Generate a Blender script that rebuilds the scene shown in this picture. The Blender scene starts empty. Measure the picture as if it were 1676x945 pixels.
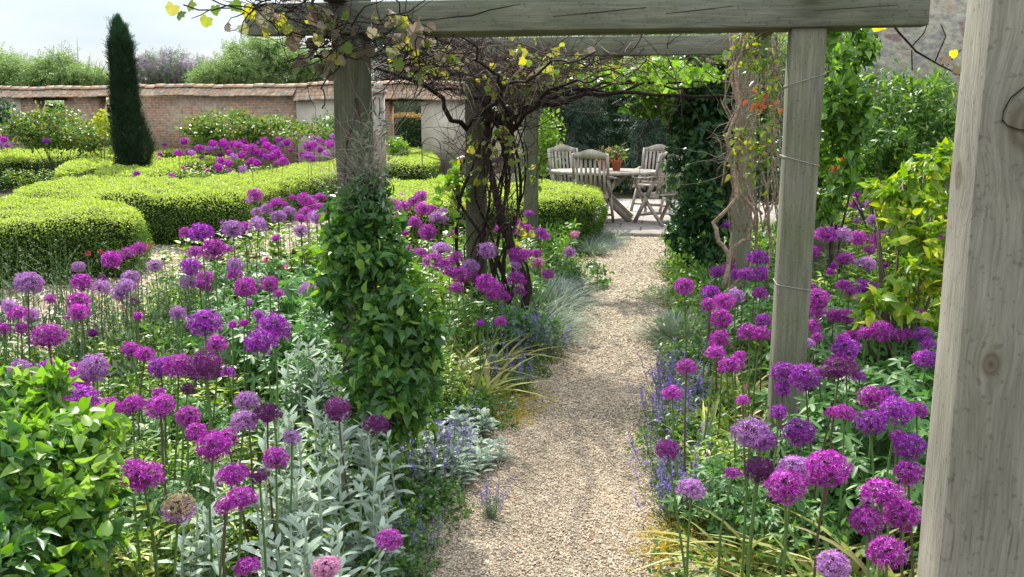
import bpy, math, random
import numpy as np
from mathutils import Vector, Matrix
R_ = math.radians
random.seed(7); RNG = np.random.default_rng(11)
SC = bpy.context.scene
COL = SC.collection
# ------------------------------------------------------------------ camera
CAM_H = 1.6; F = 1500.0; PITCH = R_(10.65); YAW = R_(9.37)
cd = bpy.data.cameras.new('camera'); cam = bpy.data.objects.new('camera', cd); COL.objects.link(cam)
cam.location = (0, 0, CAM_H); cam.rotation_euler = (R_(90) - PITCH, 0, YAW)
cd.sensor_width = 36; cd.lens = F / 1676 * 36; cd.clip_start = 0.05; cd.clip_end = 3000
SC.camera = cam
# ------------------------------------------------------------------ sun, sky, exposure
SUN_EL, SUN_AZ = R_(43), R_(22)        # azimuth: to the left of +Y
w = bpy.data.worlds.new('World'); SC.world = w; w.use_nodes = True
nt = w.node_tree; nt.nodes.clear()
out = nt.nodes.new('ShaderNodeOutputWorld')
sky = nt.nodes.new('ShaderNodeTexSky'); sky.sky_type = 'NISHITA'; sky.sun_disc = False
sky.sun_elevation = SUN_EL; sky.sun_rotation = -SUN_AZ; sky.air_density = 1.0; sky.dust_density = 0.6
bg = nt.nodes.new('ShaderNodeBackground'); bg.inputs[1].default_value = 0.12
nt.links.new(sky.outputs[0], bg.inputs[0])
bg2 = nt.nodes.new('ShaderNodeBackground'); bg2.inputs[1].default_value = 0.66
tc = nt.nodes.new('ShaderNodeTexCoord'); mp = nt.nodes.new('ShaderNodeMapping'); mp.inputs['Scale'].default_value = (1.0, 1.0, 5.0)
nz = nt.nodes.new('ShaderNodeTexNoise'); nz.inputs['Scale'].default_value = 2.2; nz.inputs['Detail'].default_value = 7
nt.links.new(tc.outputs['Generated'], mp.inputs[0]); nt.links.new(mp.outputs[0], nz.inputs[0])
cr = nt.nodes.new('ShaderNodeValToRGB')
cr.color_ramp.elements[0].position = .34; cr.color_ramp.elements[0].color = (.58, .70, .90, 1)
cr.color_ramp.elements[1].position = .60; cr.color_ramp.elements[1].color = (.95, .98, 1, 1)
nt.links.new(nz.outputs[0], cr.inputs[0])
# cloud cover: like any overcast sky, brighter overhead than at the horizon
sz = nt.nodes.new('ShaderNodeSeparateXYZ'); nt.links.new(tc.outputs['Generated'], sz.inputs[0])
gr_ = nt.nodes.new('ShaderNodeMapRange'); gr_.inputs[1].default_value = .05; gr_.inputs[2].default_value = .75; gr_.inputs[3].default_value = .52; gr_.inputs[4].default_value = 1.75
nt.links.new(sz.outputs[2], gr_.inputs[0])
ml_ = nt.nodes.new('ShaderNodeVectorMath'); ml_.operation = 'SCALE'; nt.links.new(cr.outputs[0], ml_.inputs[0]); nt.links.new(gr_.outputs[0], ml_.inputs['Scale']); nt.links.new(ml_.outputs[0], bg2.inputs[0])
mx = nt.nodes.new('ShaderNodeMixShader'); mx.inputs[0].default_value = .85
nt.links.new(bg.outputs[0], mx.inputs[1]); nt.links.new(bg2.outputs[0], mx.inputs[2]); nt.links.new(mx.outputs[0], out.inputs[0])
sd = bpy.data.lights.new('sun', 'SUN'); sd.energy = 3.9; sd.angle = R_(1.2); sd.color = (1, .955, .88)
sun = bpy.data.objects.new('sun', sd); COL.objects.link(sun)
S = Vector((-math.sin(SUN_AZ) * math.cos(SUN_EL), math.cos(SUN_AZ) * math.cos(SUN_EL), math.sin(SUN_EL)))
sun.rotation_euler = S.to_track_quat('Z', 'Y').to_euler(); sun.location = (-4, 8, 12)
SC.view_settings.view_transform = 'Standard'; SC.view_settings.look = 'None'; SC.view_settings.gamma = 1
SC.view_settings.exposure = 1.12
SC.render.engine = 'CYCLES'
SC.cycles.max_bounces = 6; SC.cycles.diffuse_bounces = 4; SC.cycles.glossy_bounces = 2; SC.cycles.transmission_bounces = 4
SC.cycles.caustics_reflective = False; SC.cycles.caustics_refractive = False
SC.cycles.use_denoising = True
# ------------------------------------------------------------------ where a direction meets the ground or a depth
MC = Matrix.Rotation(YAW, 3, 'Z') @ Matrix.Rotation(R_(90) - PITCH, 3, 'X')
def ray(px, py): return MC @ Vector(((px - 838) / F, -(py - 472.5) / F, -1))
def G(px, py, h=0.0):
    r = ray(px, py); t = (h - CAM_H) / r.z
    return Vector((r.x * t, r.y * t, h))
def Z(px, py, z): return Vector((0, 0, CAM_H)) + ray(px, py) * z
def PX(p):
    q = MC.transposed() @ (Vector(p) - Vector((0, 0, CAM_H)))
    return 838 - F * q.x / q.z, 472.5 + F * q.y / q.z, -q.z
# ------------------------------------------------------------------ mesh builder
class MB:
    def __init__(s): s.v = []; s.f = []; s.n = 0
    def add(s, V, Fs, m=0):
        V = np.asarray(V, float).reshape(-1, 3)
        if len(V) == 0: return
        if isinstance(Fs, np.ndarray): Fs = [Fs]
        if isinstance(Fs, list) and Fs and not isinstance(Fs[0], np.ndarray):
            by = {}
            for f in Fs: by.setdefault(len(f), []).append(f)
            Fs = [np.array(x) for x in by.values()]
        for a in Fs:
            if a.size: s.f.append((a + s.n, m))
        s.v.append(V); s.n += len(V)
    def build(s, name, mats, parent=None, smooth=False):
        me = bpy.data.meshes.new(name)
        mats = mats if isinstance(mats, (list, tuple)) else [mats]
        for m in mats: me.materials.append(m)
        V = np.concatenate(s.v) if s.v else np.zeros((0, 3))
        me.vertices.add(len(V)); me.vertices.foreach_set('co', V.astype(np.float32).ravel())
        loops = np.concatenate([a.ravel() for a, m in s.f]).astype(np.int32)
        tot = np.concatenate([np.full(len(a), a.shape[1]) for a, m in s.f]).astype(np.int32)
        mi = np.concatenate([np.full(len(a), m) for a, m in s.f]).astype(np.int32)
        st = np.concatenate([[0], np.cumsum(tot)[:-1]]).astype(np.int32)
        me.loops.add(len(loops)); me.loops.foreach_set('vertex_index', loops)
        me.polygons.add(len(tot)); me.polygons.foreach_set('loop_start', st)
        me.polygons.foreach_set('material_index', mi)
        if smooth: me.polygons.foreach_set('use_smooth', np.ones(len(tot), bool))
        me.update(calc_edges=True)
        o = bpy.data.objects.new(name, me); COL.objects.link(o)
        if parent: o.parent = parent
        return o
    def box(s, a, b, m=0):
        x0, y0, z0 = a; x1, y1, z1 = b
        V = [(x0,y0,z0),(x1,y0,z0),(x1,y1,z0),(x0,y1,z0),(x0,y0,z1),(x1,y0,z1),(x1,y1,z1),(x0,y1,z1)]
        s.add(V, np.array([(0,3,2,1),(4,5,6,7),(0,1,5,4),(1,2,6,5),(2,3,7,6),(3,0,4,7)]), m)
    def tube(s, P, r, k=6, m=0, cap=True):
        P = [Vector(p) for p in P]; n = len(P)
        if not hasattr(r, '__len__'): r = [r] * n
        V = []; u = None
        for i, p in enumerate(P):
            d = (P[min(i + 1, n - 1)] - P[max(i - 1, 0)]).normalized()
            if u is None: u = d.cross(Vector((.3, .8, .5))).normalized()
            else:
                u = (u - d * u.dot(d))
                u = u.normalized() if u.length > 1e-6 else d.orthogonal().normalized()
            v = d.cross(u)
            for j in range(k):
                a = 2 * math.pi * j / k
                V.append(p + (u * math.cos(a) + v * math.sin(a)) * r[i])
        Fs = [(i*k+j, i*k+(j+1) % k, (i+1)*k+(j+1) % k, (i+1)*k+j) for i in range(n-1) for j in range(k)]
        if cap: Fs += [tuple(range(k-1, -1, -1)), tuple((n-1)*k+j for j in range(k))]
        s.add([tuple(x) for x in V], Fs, m)
    def bar(s, p, q, wd, th, up=(0, 0, 1), m=0):
        p = Vector(p); q = Vector(q); d = (q - p).normalized()
        u = Vector(up); u = (u - d * u.dot(d)).normalized(); v = d.cross(u)
        V = []
        for c in (p, q):
            for a, b in ((-1,-1),(1,-1),(1,1),(-1,1)): V.append(tuple(c + v*a*wd/2 + u*b*th/2))
        s.add(V, np.array([(0,1,2,3),(7,6,5,4),(0,4,5,1),(1,5,6,2),(2,6,7,3),(3,7,4,0)]), m)
    def scatter(s, T, P, A, N, S_, m=0):
        """copies of template T (verts, faces): y of the template along A, z along N"""
        tv, tf = T; P = np.asarray(P, float); n = len(P)
        if n == 0: return
        A = unit(np.broadcast_to(np.asarray(A, float), (n, 3))); N = np.broadcast_to(np.asarray(N, float), (n, 3))
        X = np.cross(A, N); bad = np.linalg.norm(X, axis=1) < 1e-4
        if bad.any(): X = X.copy(); X[bad] = np.cross(A[bad], rdir(int(bad.sum())))
        X = unit(X); N = np.cross(X, A)
        S_ = np.broadcast_to(np.asarray(S_, float).reshape(-1, 1) if np.ndim(S_) == 1 else np.asarray(S_, float), (n, 1)) if np.ndim(S_) < 2 else S_
        if S_.shape[1] == 1: S_ = np.repeat(S_, 3, 1)
        M = np.stack([X * S_[:, :1], A * S_[:, 1:2], N * S_[:, 2:3]], 1)
        V = np.einsum('ki,nij->nkj', tv, M) + P[:, None, :]
        k = len(tv); off = (np.arange(n) * k)[:, None, None]
        s.add(V.reshape(-1, 3), [(f[None] + off).reshape(-1, f.shape[1]) for f in tf], m)
def unit(a): return a / np.maximum(np.linalg.norm(a, axis=-1, keepdims=True), 1e-9)
def rdir(n): return unit(RNG.normal(size=(n, 3)))
def T(v, f):
    by = {}
    for x in f: by.setdefault(len(x), []).append(x)
    return np.array(v, float), [np.array(x) for x in by.values()]
# leaf templates, length 1 along y, base at the origin
LF_SMALL = T([(0,0,0),(.28,.5,.06),(0,1,0),(-.28,.5,.06)], [(0,1,2),(0,2,3)])
LF_LANCE = T([(0,0,0),(.13,.3,.05),(.15,.6,.02),(0,1,-.14),(-.15,.6,.02),(-.13,.3,.05),(0,.33,0),(0,.66,-.03)],
             [(0,1,6),(0,6,5),(1,2,7,6),(6,7,4,5),(2,3,7),(7,3,4)])
LF_HEART = T([(0,0,0),(.16,-.04,.03),(.29,.12,.09),(.30,.36,.10),(.17,.68,.03),(0,1.05,-.2),(-.17,.68,.03),(-.30,.36,.10),(-.29,.12,.09),(-.16,-.04,.03),(0,.45,-.03)],
             [(0,1,2,10),(10,2,3),(10,3,4),(10,4,5),(10,5,6),(10,6,7),(10,7,8),(0,10,8,9)])
def _palm(n, deep, droop, teeth=True):
    v = [(0,0,0)]; prof = []
    for i in range(n):
        a = R_(-125 + 250 * i / (n - 1)); L = 1 - .28 * abs(i - (n-1)/2) / ((n-1)/2)
        st = R_(250 / (n-1))
        prof += [(a - st*.5, L*deep), (a - st*.26, L*.66)] + ([(a - st*.2, L*.62)] if teeth else []) + [(a - st*.10, L*.9), (a, L), (a + st*.10, L*.9)] + ([(a + st*.2, L*.62)] if teeth else []) + [(a + st*.26, L*.66)]
    for a, r in prof: v.append((math.sin(a)*r*.6, math.cos(a)*r*.6, -droop*r*r*.6))
    return T(v, [(0, i, i+1) for i in range(1, len(v)-1)])
LF_PALM = _palm(5, .25, .35, False)
LF_VINE = T([(0,.12,0),(.14,0,.02),(.42,.04,-.10),(.44,.28,-.02),(.52,.52,-.14),(.36,.62,.0),(.26,.80,-.02),(0,.96,-.2),(-.26,.80,-.02),(-.36,.62,.06),(-.52,.52,-.05),(-.44,.28,.06),(-.42,.04,-.10),(-.14,0,.02)],
            [(0,i,i+1) for i in range(1,13)])
PEB = T([(0,-.5,0),(.34,0,.05),(0,.5,0),(-.34,0,-.05),(0.05,0,.3),(0,0,-.25)], [(0,1,4),(1,2,4),(2,3,4),(3,0,4)])
def strap(nseg=5, wd=.05, arch=.7, tw=0.0):
    v = []; f = []
    for i in range(nseg+1):
        t = i / nseg; w_ = wd * (1 - t**2.2) + .002
        y = t * (1 - .25*arch*t); z = -arch * .9 * t**2.4; 
        v += [(-w_, y, z + .5*w_), (0, y, z), (w_, y, z + .5*w_)]
    for i in range(nseg):
        a = i*3; f += [(a, a+1, a+4, a+3), (a+1, a+2, a+5, a+4)]
    return T(v, f)
# ------------------------------------------------------------------ naming
def tag(o, label, cat=None, group=None, kind=None):
    if label: o['label'] = label
    if cat: o['category'] = cat
    if group: o['group'] = group
    if kind: o['kind'] = kind
    return o
def thing(name, loc, label, cat, group=None, rz=0):
    o = bpy.data.objects.new(name, None); COL.objects.link(o); o.location = loc; o.rotation_euler = (0, 0, rz)
    o.empty_display_size = .1
    return tag(o, label, cat, group)
def dup(root, loc, rz, sc, label, group=None):
    r = root.copy(); COL.objects.link(r); r.location = loc; r.rotation_euler = (0, 0, rz); r.scale = (sc,)*3
    r['label'] = label
    if group: r['group'] = group
    for ch in list(root.children):
        c = ch.copy(); COL.objects.link(c); c.parent = r
        for g in ch.children:
            d = g.copy(); COL.objects.link(d); d.parent = c
    return r
ORD = ['first','second','third','fourth','fifth','sixth','seventh','eighth','ninth','tenth','eleventh','twelfth','thirteenth','fourteenth','fifteenth','sixteenth','seventeenth','eighteenth','nineteenth','twentieth']
# ------------------------------------------------------------------ materials
MATS = {}
def newmat(name):
    m = bpy.data.materials.new(name); m.use_nodes = True; m.node_tree.nodes.clear(); MATS[name] = m
    return m, m.node_tree
def nd(t, k, **kw):
    n = t.nodes.new(k)
    for a, b in kw.items():
        if a in ('inp',):
            for x, y in b.items(): n.inputs[x].default_value = y
        else: setattr(n, a, b)
    return n
def ramp(t, cols, pos=None, interp='LINEAR'):
    r = t.nodes.new('ShaderNodeValToRGB'); e = r.color_ramp.elements; r.color_ramp.interpolation = interp
    n = len(cols); pos = pos or [i/(max(n-1, 1)) for i in range(n)]
    while len(e) < n: e.new(.5)
    for i in range(n): e[i].position = pos[i]; e[i].color = (*cols[i], 1)
    return r
def leafmat(name, cols, rough=.5, trans=.35, spec=.35, objrand=.0, tr_boost=1.35):
    m, t = newmat(name)
    g = nd(t, 'ShaderNodeNewGeometry'); r = ramp(t, cols); t.links.new(g.outputs['Random Per Island'], r.inputs[0])
    hv = nd(t, 'ShaderNodeHueSaturation'); t.links.new(r.outputs[0], hv.inputs['Color'])
    oi = nd(t, 'ShaderNodeObjectInfo'); mr = nd(t, 'ShaderNodeMapRange', inp={3: 1-objrand, 4: 1+objrand})
    t.links.new(oi.outputs['Random'], mr.inputs[0]); t.links.new(mr.outputs[0], hv.inputs['Value'])
    p = nd(t, 'ShaderNodeBsdfPrincipled', inp={'Roughness': rough, 'Specular IOR Level': spec})
    t.links.new(hv.outputs[0], p.inputs['Base Color'])
    tl = nd(t, 'ShaderNodeBsdfTranslucent'); h2 = nd(t, 'ShaderNodeHueSaturation', inp={'Value': tr_boost, 'Saturation': 1.12})
    t.links.new(hv.outputs[0], h2.inputs['Color']); t.links.new(h2.outputs[0], tl.inputs[0])
    x = nd(t, 'ShaderNodeMixShader', inp={0: trans}); o = nd(t, 'ShaderNodeOutputMaterial')
    t.links.new(p.outputs[0], x.inputs[1]); t.links.new(tl.outputs[0], x.inputs[2]); t.links.new(x.outputs[0], o.inputs[0])
    return m
def plain(name, col, rough=.7, spec=.3, var=.25, scale=30, bump=.0, coord='Object', col2=None, stretch=(1,1,1)):
    m, t = newmat(name)
    tc = nd(t, 'ShaderNodeTexCoord'); mp = nd(t, 'ShaderNodeMapping', inp={'Scale': stretch}); t.links.new(tc.outputs[coord], mp.inputs[0])
    n = nd(t, 'ShaderNodeTexNoise', inp={'Scale': scale, 'Detail': 6}); t.links.new(mp.outputs[0], n.inputs[0])
    c2 = col2 or tuple(c*(1-var) for c in col)
    r = ramp(t, [c2, col], [.35, .65]); t.links.new(n.outputs[0], r.inputs[0])
    p = nd(t, 'ShaderNodeBsdfPrincipled', inp={'Roughness': rough, 'Specular IOR Level': spec}); t.links.new(r.outputs[0], p.inputs[0])
    if bump:
        b = nd(t, 'ShaderNodeBump', inp={'Strength': bump, 'Distance': .02}); t.links.new(n.outputs[0], b.inputs['Height']); t.links.new(b.outputs[0], p.inputs['Normal'])
    o = nd(t, 'ShaderNodeOutputMaterial'); t.links.new(p.outputs[0], o.inputs[0])
    return m
def wood(name, cols, grain=1.0, green=.0, bump=.5, crackw=.5, knots=()):
    """weathered timber, grain along local z of the object"""
    m, t = newmat(name); L = t.links.new
    tc = nd(t, 'ShaderNodeTexCoord')
    vec = tc.outputs['Object']
    for (kx, ky, kz, kr) in knots:            # grain bends round a knot
        sub = nd(t, 'ShaderNodeVectorMath', operation='SUBTRACT', inp={1: (kx, ky, kz)}); L(tc.outputs['Object'], sub.inputs[0])
        sc = nd(t, 'ShaderNodeVectorMath', operation='MULTIPLY', inp={1: (1, .4, .55)}); L(sub.outputs[0], sc.inputs[0])
        ln = nd(t, 'ShaderNodeVectorMath', operation='LENGTH'); L(sc.outputs[0], ln.inputs[0])
        mr = nd(t, 'ShaderNodeMapRange', interpolation_type='SMOOTHSTEP', inp={1: 0, 2: kr, 3: .85, 4: 0}); L(ln.outputs['Value'], mr.inputs[0])
        ad = nd(t, 'ShaderNodeVectorMath', operation='SCALE'); L(sub.outputs[0], ad.inputs[0]); L(mr.outputs[0], ad.inputs['Scale'])
        ad2 = nd(t, 'ShaderNodeVectorMath', operation='SUBTRACT'); L(vec, ad2.inputs[0]); L(ad.outputs[0], ad2.inputs[1])
        vec = ad2.outputs[0]
    wob = nd(t, 'ShaderNodeTexNoise', inp={'Scale': 3.0, 'Detail': 2}); L(vec, wob.inputs[0])
    wv = nd(t, 'ShaderNodeMix', data_type='VECTOR', inp={0: .03}); L(vec, wv.inputs[4]); L(wob.outputs['Color'], wv.inputs[5])
    m1 = nd(t, 'ShaderNodeMapping', inp={'Scale': (1, 1, .045)}); L(wv.outputs[1], m1.inputs[0])
    g1 = nd(t, 'ShaderNodeTexNoise', inp={'Scale': 95*grain, 'Detail': 5, 'Roughness': .65}); L(m1.outputs[0], g1.inputs[0])
    m2 = nd(t, 'ShaderNodeMapping', inp={'Scale': (1, 1, .3)}); L(vec, m2.inputs[0])
    g2 = nd(t, 'ShaderNodeTexNoise', inp={'Scale': 9, 'Detail': 4}); L(m2.outputs[0], g2.inputs[0])
    r1 = ramp(t, cols, [.3, .5, .72][:len(cols)]); L(g1.outputs[0], r1.inputs[0])
    r2 = ramp(t, [(.50,.50,.48), (1.2,1.18,1.12)], [.3, .7]); L(g2.outputs[0], r2.inputs[0])
    mu = nd(t, 'ShaderNodeMix', data_type='RGBA', blend_type='MULTIPLY', inp={0: .8}); L(r1.outputs[0], mu.inputs[6]); L(r2.outputs[0], mu.inputs[7])
    g3 = nd(t, 'ShaderNodeTexNoise', inp={'Scale': 3.2, 'Detail': 5}); L(vec, g3.inputs[0])
    r3 = ramp(t, [(0,0,0),(green,green,green)], [.42, .7]); L(g3.outputs[0], r3.inputs[0])
    al = nd(t, 'ShaderNodeMix', data_type='RGBA', inp={7: (.16, .19, .075, 1)}); L(r3.outputs[0], al.inputs[0]); L(mu.outputs[2], al.inputs[6])
    m3 = nd(t, 'ShaderNodeMapping', inp={'Scale': (1, 1, .035)}); L(wv.outputs[1], m3.inputs[0])
    vo = nd(t, 'ShaderNodeTexVoronoi', feature='DISTANCE_TO_EDGE', inp={'Scale': 20}); L(m3.outputs[0], vo.inputs[0])
    gate = nd(t, 'ShaderNodeTexNoise', inp={'Scale': 4.0}); L(vec, gate.inputs[0])
    gr = ramp(t, [(0,0,0),(crackw,)*3], [.58, .66]); L(gate.outputs[0], gr.inputs[0])
    cr_ = ramp(t, [(1,1,1),(0,0,0)], [.0, .035]); L(vo.outputs[0], cr_.inputs[0])
    cm = nd(t, 'ShaderNodeMath', operation='MULTIPLY'); L(cr_.outputs[0], cm.inputs[0]); L(gr.outputs[0], cm.inputs[1])
    dk = nd(t, 'ShaderNodeMix', data_type='RGBA', inp={7: (.03, .028, .022, 1)}); L(cm.outputs[0], dk.inputs[0]); L(al.outputs[2], dk.inputs[6])
    last = dk.outputs[2]
    for (kx, ky, kz, kr) in knots:            # the knot itself, ringed and dark-hearted
        sub = nd(t, 'ShaderNodeVectorMath', operation='SUBTRACT', inp={1: (kx, ky, kz)}); L(tc.outputs['Object'], sub.inputs[0])
        sc = nd(t, 'ShaderNodeVectorMath', operation='MULTIPLY', inp={1: (1, 1, .7)}); L(sub.outputs[0], sc.inputs[0])
        ln = nd(t, 'ShaderNodeVectorMath', operation='LENGTH'); L(sc.outputs[0], ln.inputs[0])
        q = kr*.30; rk = ramp(t, [(.25,.21,.16),(.75,.68,.6),(.5,.45,.38),(.95,.93,.9),(1,1,1)], [0, q*.5, q*.8, q*1.15, q*2]); L(ln.outputs['Value'], rk.inputs[0])
        km = nd(t, 'ShaderNodeMix', data_type='RGBA', blend_type='MULTIPLY', inp={0: 1}); L(last, km.inputs[6]); L(rk.outputs[0], km.inputs[7]); last = km.outputs[2]
    sp_ = nd(t, 'ShaderNodeTexNoise', inp={'Scale': 70, 'Detail': 3}); L(tc.outputs['Object'], sp_.inputs[0])
    rs_ = ramp(t, [(.55,.53,.5),(1,1,1)], [.33, .40]); L(sp_.outputs[0], rs_.inputs[0])
    sm_ = nd(t, 'ShaderNodeMix', data_type='RGBA', blend_type='MULTIPLY', inp={0: .6}); L(last, sm_.inputs[6]); L(rs_.outputs[0], sm_.inputs[7]); last = sm_.outputs[2]
    p = nd(t, 'ShaderNodeBsdfPrincipled', inp={'Roughness': .82, 'Specular IOR Level': .25}); L(last, p.inputs[0])
    hs = nd(t, 'ShaderNodeMath', operation='SUBTRACT'); L(g1.outputs[0], hs.inputs[0]); L(cm.outputs[0], hs.inputs[1])
    b = nd(t, 'ShaderNodeBump', inp={'Strength': bump, 'Distance': .004}); L(hs.outputs[0], b.inputs['Height']); L(b.outputs[0], p.inputs['Normal'])
    o = nd(t, 'ShaderNodeOutputMaterial'); L(p.outputs[0], o.inputs[0])
    return m
W_POST = wood('weathered_oak', [(.13,.125,.095),(.21,.20,.155),(.29,.275,.22)], green=.55)
W_DARK = wood('dark_oak', [(.075,.075,.055),(.12,.12,.088),(.18,.175,.135)], green=.45)
W_BEAM = wood('beam_oak', [(.12,.125,.095),(.19,.195,.15),(.27,.27,.21)], green=.35, crackw=.9)
W_NEAR = wood('pale_oak', [(.20,.185,.15),(.29,.27,.225),(.38,.36,.31)], grain=1.9, green=.22, bump=.5, crackw=.7, knots=((.0,-.07,1.585,.10),(-.07,.02,1.50,.06),(-.02,-.07,1.19,.05)))
W_TEAK = wood('silvered_teak', [(.30,.26,.22),(.42,.37,.32),(.52,.47,.42)], green=0, bump=.2, crackw=.1)
BARK = plain('vine_bark', (.045,.03,.024), .9, .2, col2=(.016,.012,.011), scale=60, bump=.6, stretch=(1,1,.25))
BARK_L = plain('honeysuckle_bark', (.36,.27,.18), .9, .2, col2=(.17,.12,.08), scale=60, bump=.4)
TWIG = plain('dry_twig', (.12,.075,.06), .9, .2, col2=(.045,.028,.026), scale=20)
TWIG_L = plain('pale_twig', (.36,.30,.24), .9, .2, col2=(.2,.15,.12), scale=20)
STEM = plain('green_stem', (.12,.20,.055), .6, .3, var=.3, scale=8)
STEM_R = plain('reddish_stem', (.13,.09,.06), .6, .3, var=.3, scale=8)
TRUNK = plain('tree_bark', (.12,.10,.075), .9, .2, scale=15, bump=.5)
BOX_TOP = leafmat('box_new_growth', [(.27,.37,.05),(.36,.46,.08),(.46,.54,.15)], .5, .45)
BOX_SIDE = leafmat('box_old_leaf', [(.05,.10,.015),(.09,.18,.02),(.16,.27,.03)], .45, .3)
SOILIN = plain('hedge_inside', (.018,.028,.008), 1, .1)
YEW = leafmat('yew_needles', [(.010,.028,.012),(.022,.05,.02),(.045,.08,.03)], .5, .15)
YEWTIP = leafmat('yew_tips', [(.10,.08,.03),(.06,.09,.025)], .5, .2)
G_BRIGHT = leafmat('bright_leaf', [(.10,.20,.02),(.17,.30,.035),(.27,.40,.06)], .45, .4)
G_MID = leafmat('mid_green_leaf', [(.05,.12,.025),(.085,.18,.035),(.14,.25,.055)], .42, .35)
G_DARK = leafmat('dark_leaf', [(.015,.05,.018),(.028,.085,.025),(.055,.13,.04)], .42, .25)
G_DARKGREY = leafmat('dark_grey_leaf', [(.02,.045,.025),(.04,.08,.045),(.10,.15,.085)], .5, .2)
G_GREY = leafmat('grey_green_leaf', [(.10,.15,.09),(.17,.23,.14),(.24,.30,.19)], .6, .25)
G_CLEM = leafmat('clematis_leaf', [(.04,.11,.025),(.065,.16,.035),(.11,.23,.05)], .4, .35, .45)
G_CLEMB = leafmat('clematis_young_leaf', [(.12,.25,.025),(.2,.36,.05),(.28,.42,.09)], .4, .45, .45)
G_PALM = leafmat('geranium_leaf', [(.06,.15,.04),(.10,.22,.055),(.16,.31,.09)], .5, .35)
G_SILVER = leafmat('silver_felt_leaf', [(.30,.38,.28),(.40,.48,.37),(.50,.57,.46)], .85, .2, .15)
G_YELLOW = leafmat('yellow_green_leaf', [(.25,.36,.03),(.42,.50,.05),(.55,.55,.08)], .45, .4)
G_TIRED = leafmat('yellowing_strap', [(.16,.28,.04),(.24,.36,.06),(.5,.45,.14),(.13,.24,.04)], .5, .35)
G_STRAW = leafmat('straw', [(.45,.36,.17),(.30,.25,.10),(.22,.27,.07)], .7, .3)
G_MOSS = leafmat('yellow_sedum', [(.42,.33,.05),(.55,.42,.07),(.33,.33,.06)], .6, .3)
G_ROSE = leafmat('rose_leaf', [(.07,.15,.025),(.14,.24,.04),(.26,.34,.07),(.33,.22,.07)], .4, .35)
G_VINE = leafmat('vine_leaf', [(.12,.20,.04),(.20,.28,.06),(.45,.42,.06),(.24,.24,.12)], .55, .45)
G_VINEDRY = leafmat('dry_vine_leaf', [(.26,.21,.16),(.16,.12,.08),(.34,.28,.21),(.22,.26,.12)], .75, .3)
G_RED = leafmat('red_leaf', [(.55,.07,.03),(.6,.18,.04),(.4,.05,.03)], .45, .4)
G_LILAC = leafmat('lilac_bloom', [(.24,.15,.25),(.33,.22,.34),(.20,.14,.19)], .7, .3)
G_HAZE = leafmat('hazed_far_leaf', [(.15,.23,.08),(.23,.34,.11),(.34,.44,.17)], .6, .35)  # distance haze put into the leaf colour as paler greens
G_HAZE2 = leafmat('hazed_far_grey_leaf', [(.09,.14,.07),(.14,.21,.10),(.2,.28,.14)], .6, .3)  # greyer far leaves, haze likewise mixed into the colour
G_BROWN = leafmat('copper_hedge', [(.42,.26,.08),(.34,.2,.06),(.3,.25,.08)], .6, .2)
C_NEP = leafmat('catmint_flower', [(.20,.15,.52),(.30,.22,.62),(.26,.16,.48)], .6, .3)
C_RED = leafmat('crimson_flower', [(.45,.02,.06),(.55,.04,.12)], .6, .3)
C_PINK = leafmat('pink_flower', [(.75,.08,.35),(.65,.12,.4)], .6, .3)
C_WHITE = leafmat('white_flower', [(.75,.75,.65),(.8,.78,.7)], .6, .3)
def almat(n, cols, tr=.3): return leafmat(n, cols, .6, tr, .2, objrand=.14, tr_boost=1.3)
AL = {'m': almat('magenta_allium', [(.26,.010,.25),(.42,.028,.40),(.52,.05,.48),(.74,.26,.68)]),
      'p': almat('purple_allium', [(.19,.010,.26),(.32,.026,.40),(.42,.05,.50),(.62,.24,.68)]),
      'l': almat('lilac_allium', [(.38,.12,.44),(.50,.22,.55),(.62,.38,.66)]),
      'd': almat('dark_allium', [(.10,.012,.11),(.18,.02,.18),(.26,.06,.20)]),
      'k': almat('pink_allium', [(.60,.22,.42),(.66,.34,.50)]),
      'f': almat('faded_allium', [(.36,.28,.16),(.48,.38,.24),(.26,.24,.10)])}
AL_IN = plain('allium_pedicel', (.16,.05,.14), .7, .2, col2=(.10,.08,.05), scale=12)
# ------------------------------------------------------------------ helpers of form
def blob(px, py, z, wpx, hpx, dm=None):
    c = Z(px, py, z); rx = wpx/2*z/F; rz = hpx/2*z/F
    return (np.array(c), np.array([rx, dm if dm else rx, rz]))
def cloud(mb, blobs, n, T_, size, m=0, clump=.0, nclump=30, shell=.5, up=.6, droop=.0, size_var=.35, zmin=.02, mixm=None):
    """n leaves spread through ellipsoids, gathered in clumps"""
    vol = np.array([np.prod(r)**(2/3) for c, r in blobs]); vol /= vol.sum()
    for (c, r), q in zip(blobs, vol):
        k = max(3, int(n*q))
        if clump > 0:
            nc = max(3, int(nclump*q*len(blobs)/max(1, len(blobs))+2))
            d = rdir(nc); cc = d * (RNG.uniform(shell, 1, (nc, 1))) 
            idx = RNG.integers(0, nc, k); u = cc[idx] + RNG.normal(size=(k, 3))*clump
            outw = unit(u)
        else:
            u = rdir(k) * (RNG.uniform(shell**3, 1, (k, 1)))**(1/3); outw = unit(u)
        P = c + u*r
        ok = P[:, 2] > zmin; P = P[ok]; outw = outw[ok]; k = len(P)
        N = unit(outw*.7 + RNG.normal(size=(k, 3))*.55 + np.array([0, 0, up]))
        A = unit(RNG.normal(size=(k, 3)) + outw*.6 + np.array([0, 0, -droop]))
        s = size * RNG.uniform(1-size_var, 1+size_var, k)
        if mixm is None: mb.scatter(T_, P, A, N, s, m)
        else:
            sel = RNG.random(k) < mixm[1]
            mb.scatter(T_, P[sel], A[sel], N[sel], s[sel], mixm[0]); mb.scatter(T_, P[~sel], A[~sel], N[~sel], s[~sel], m)
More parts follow.
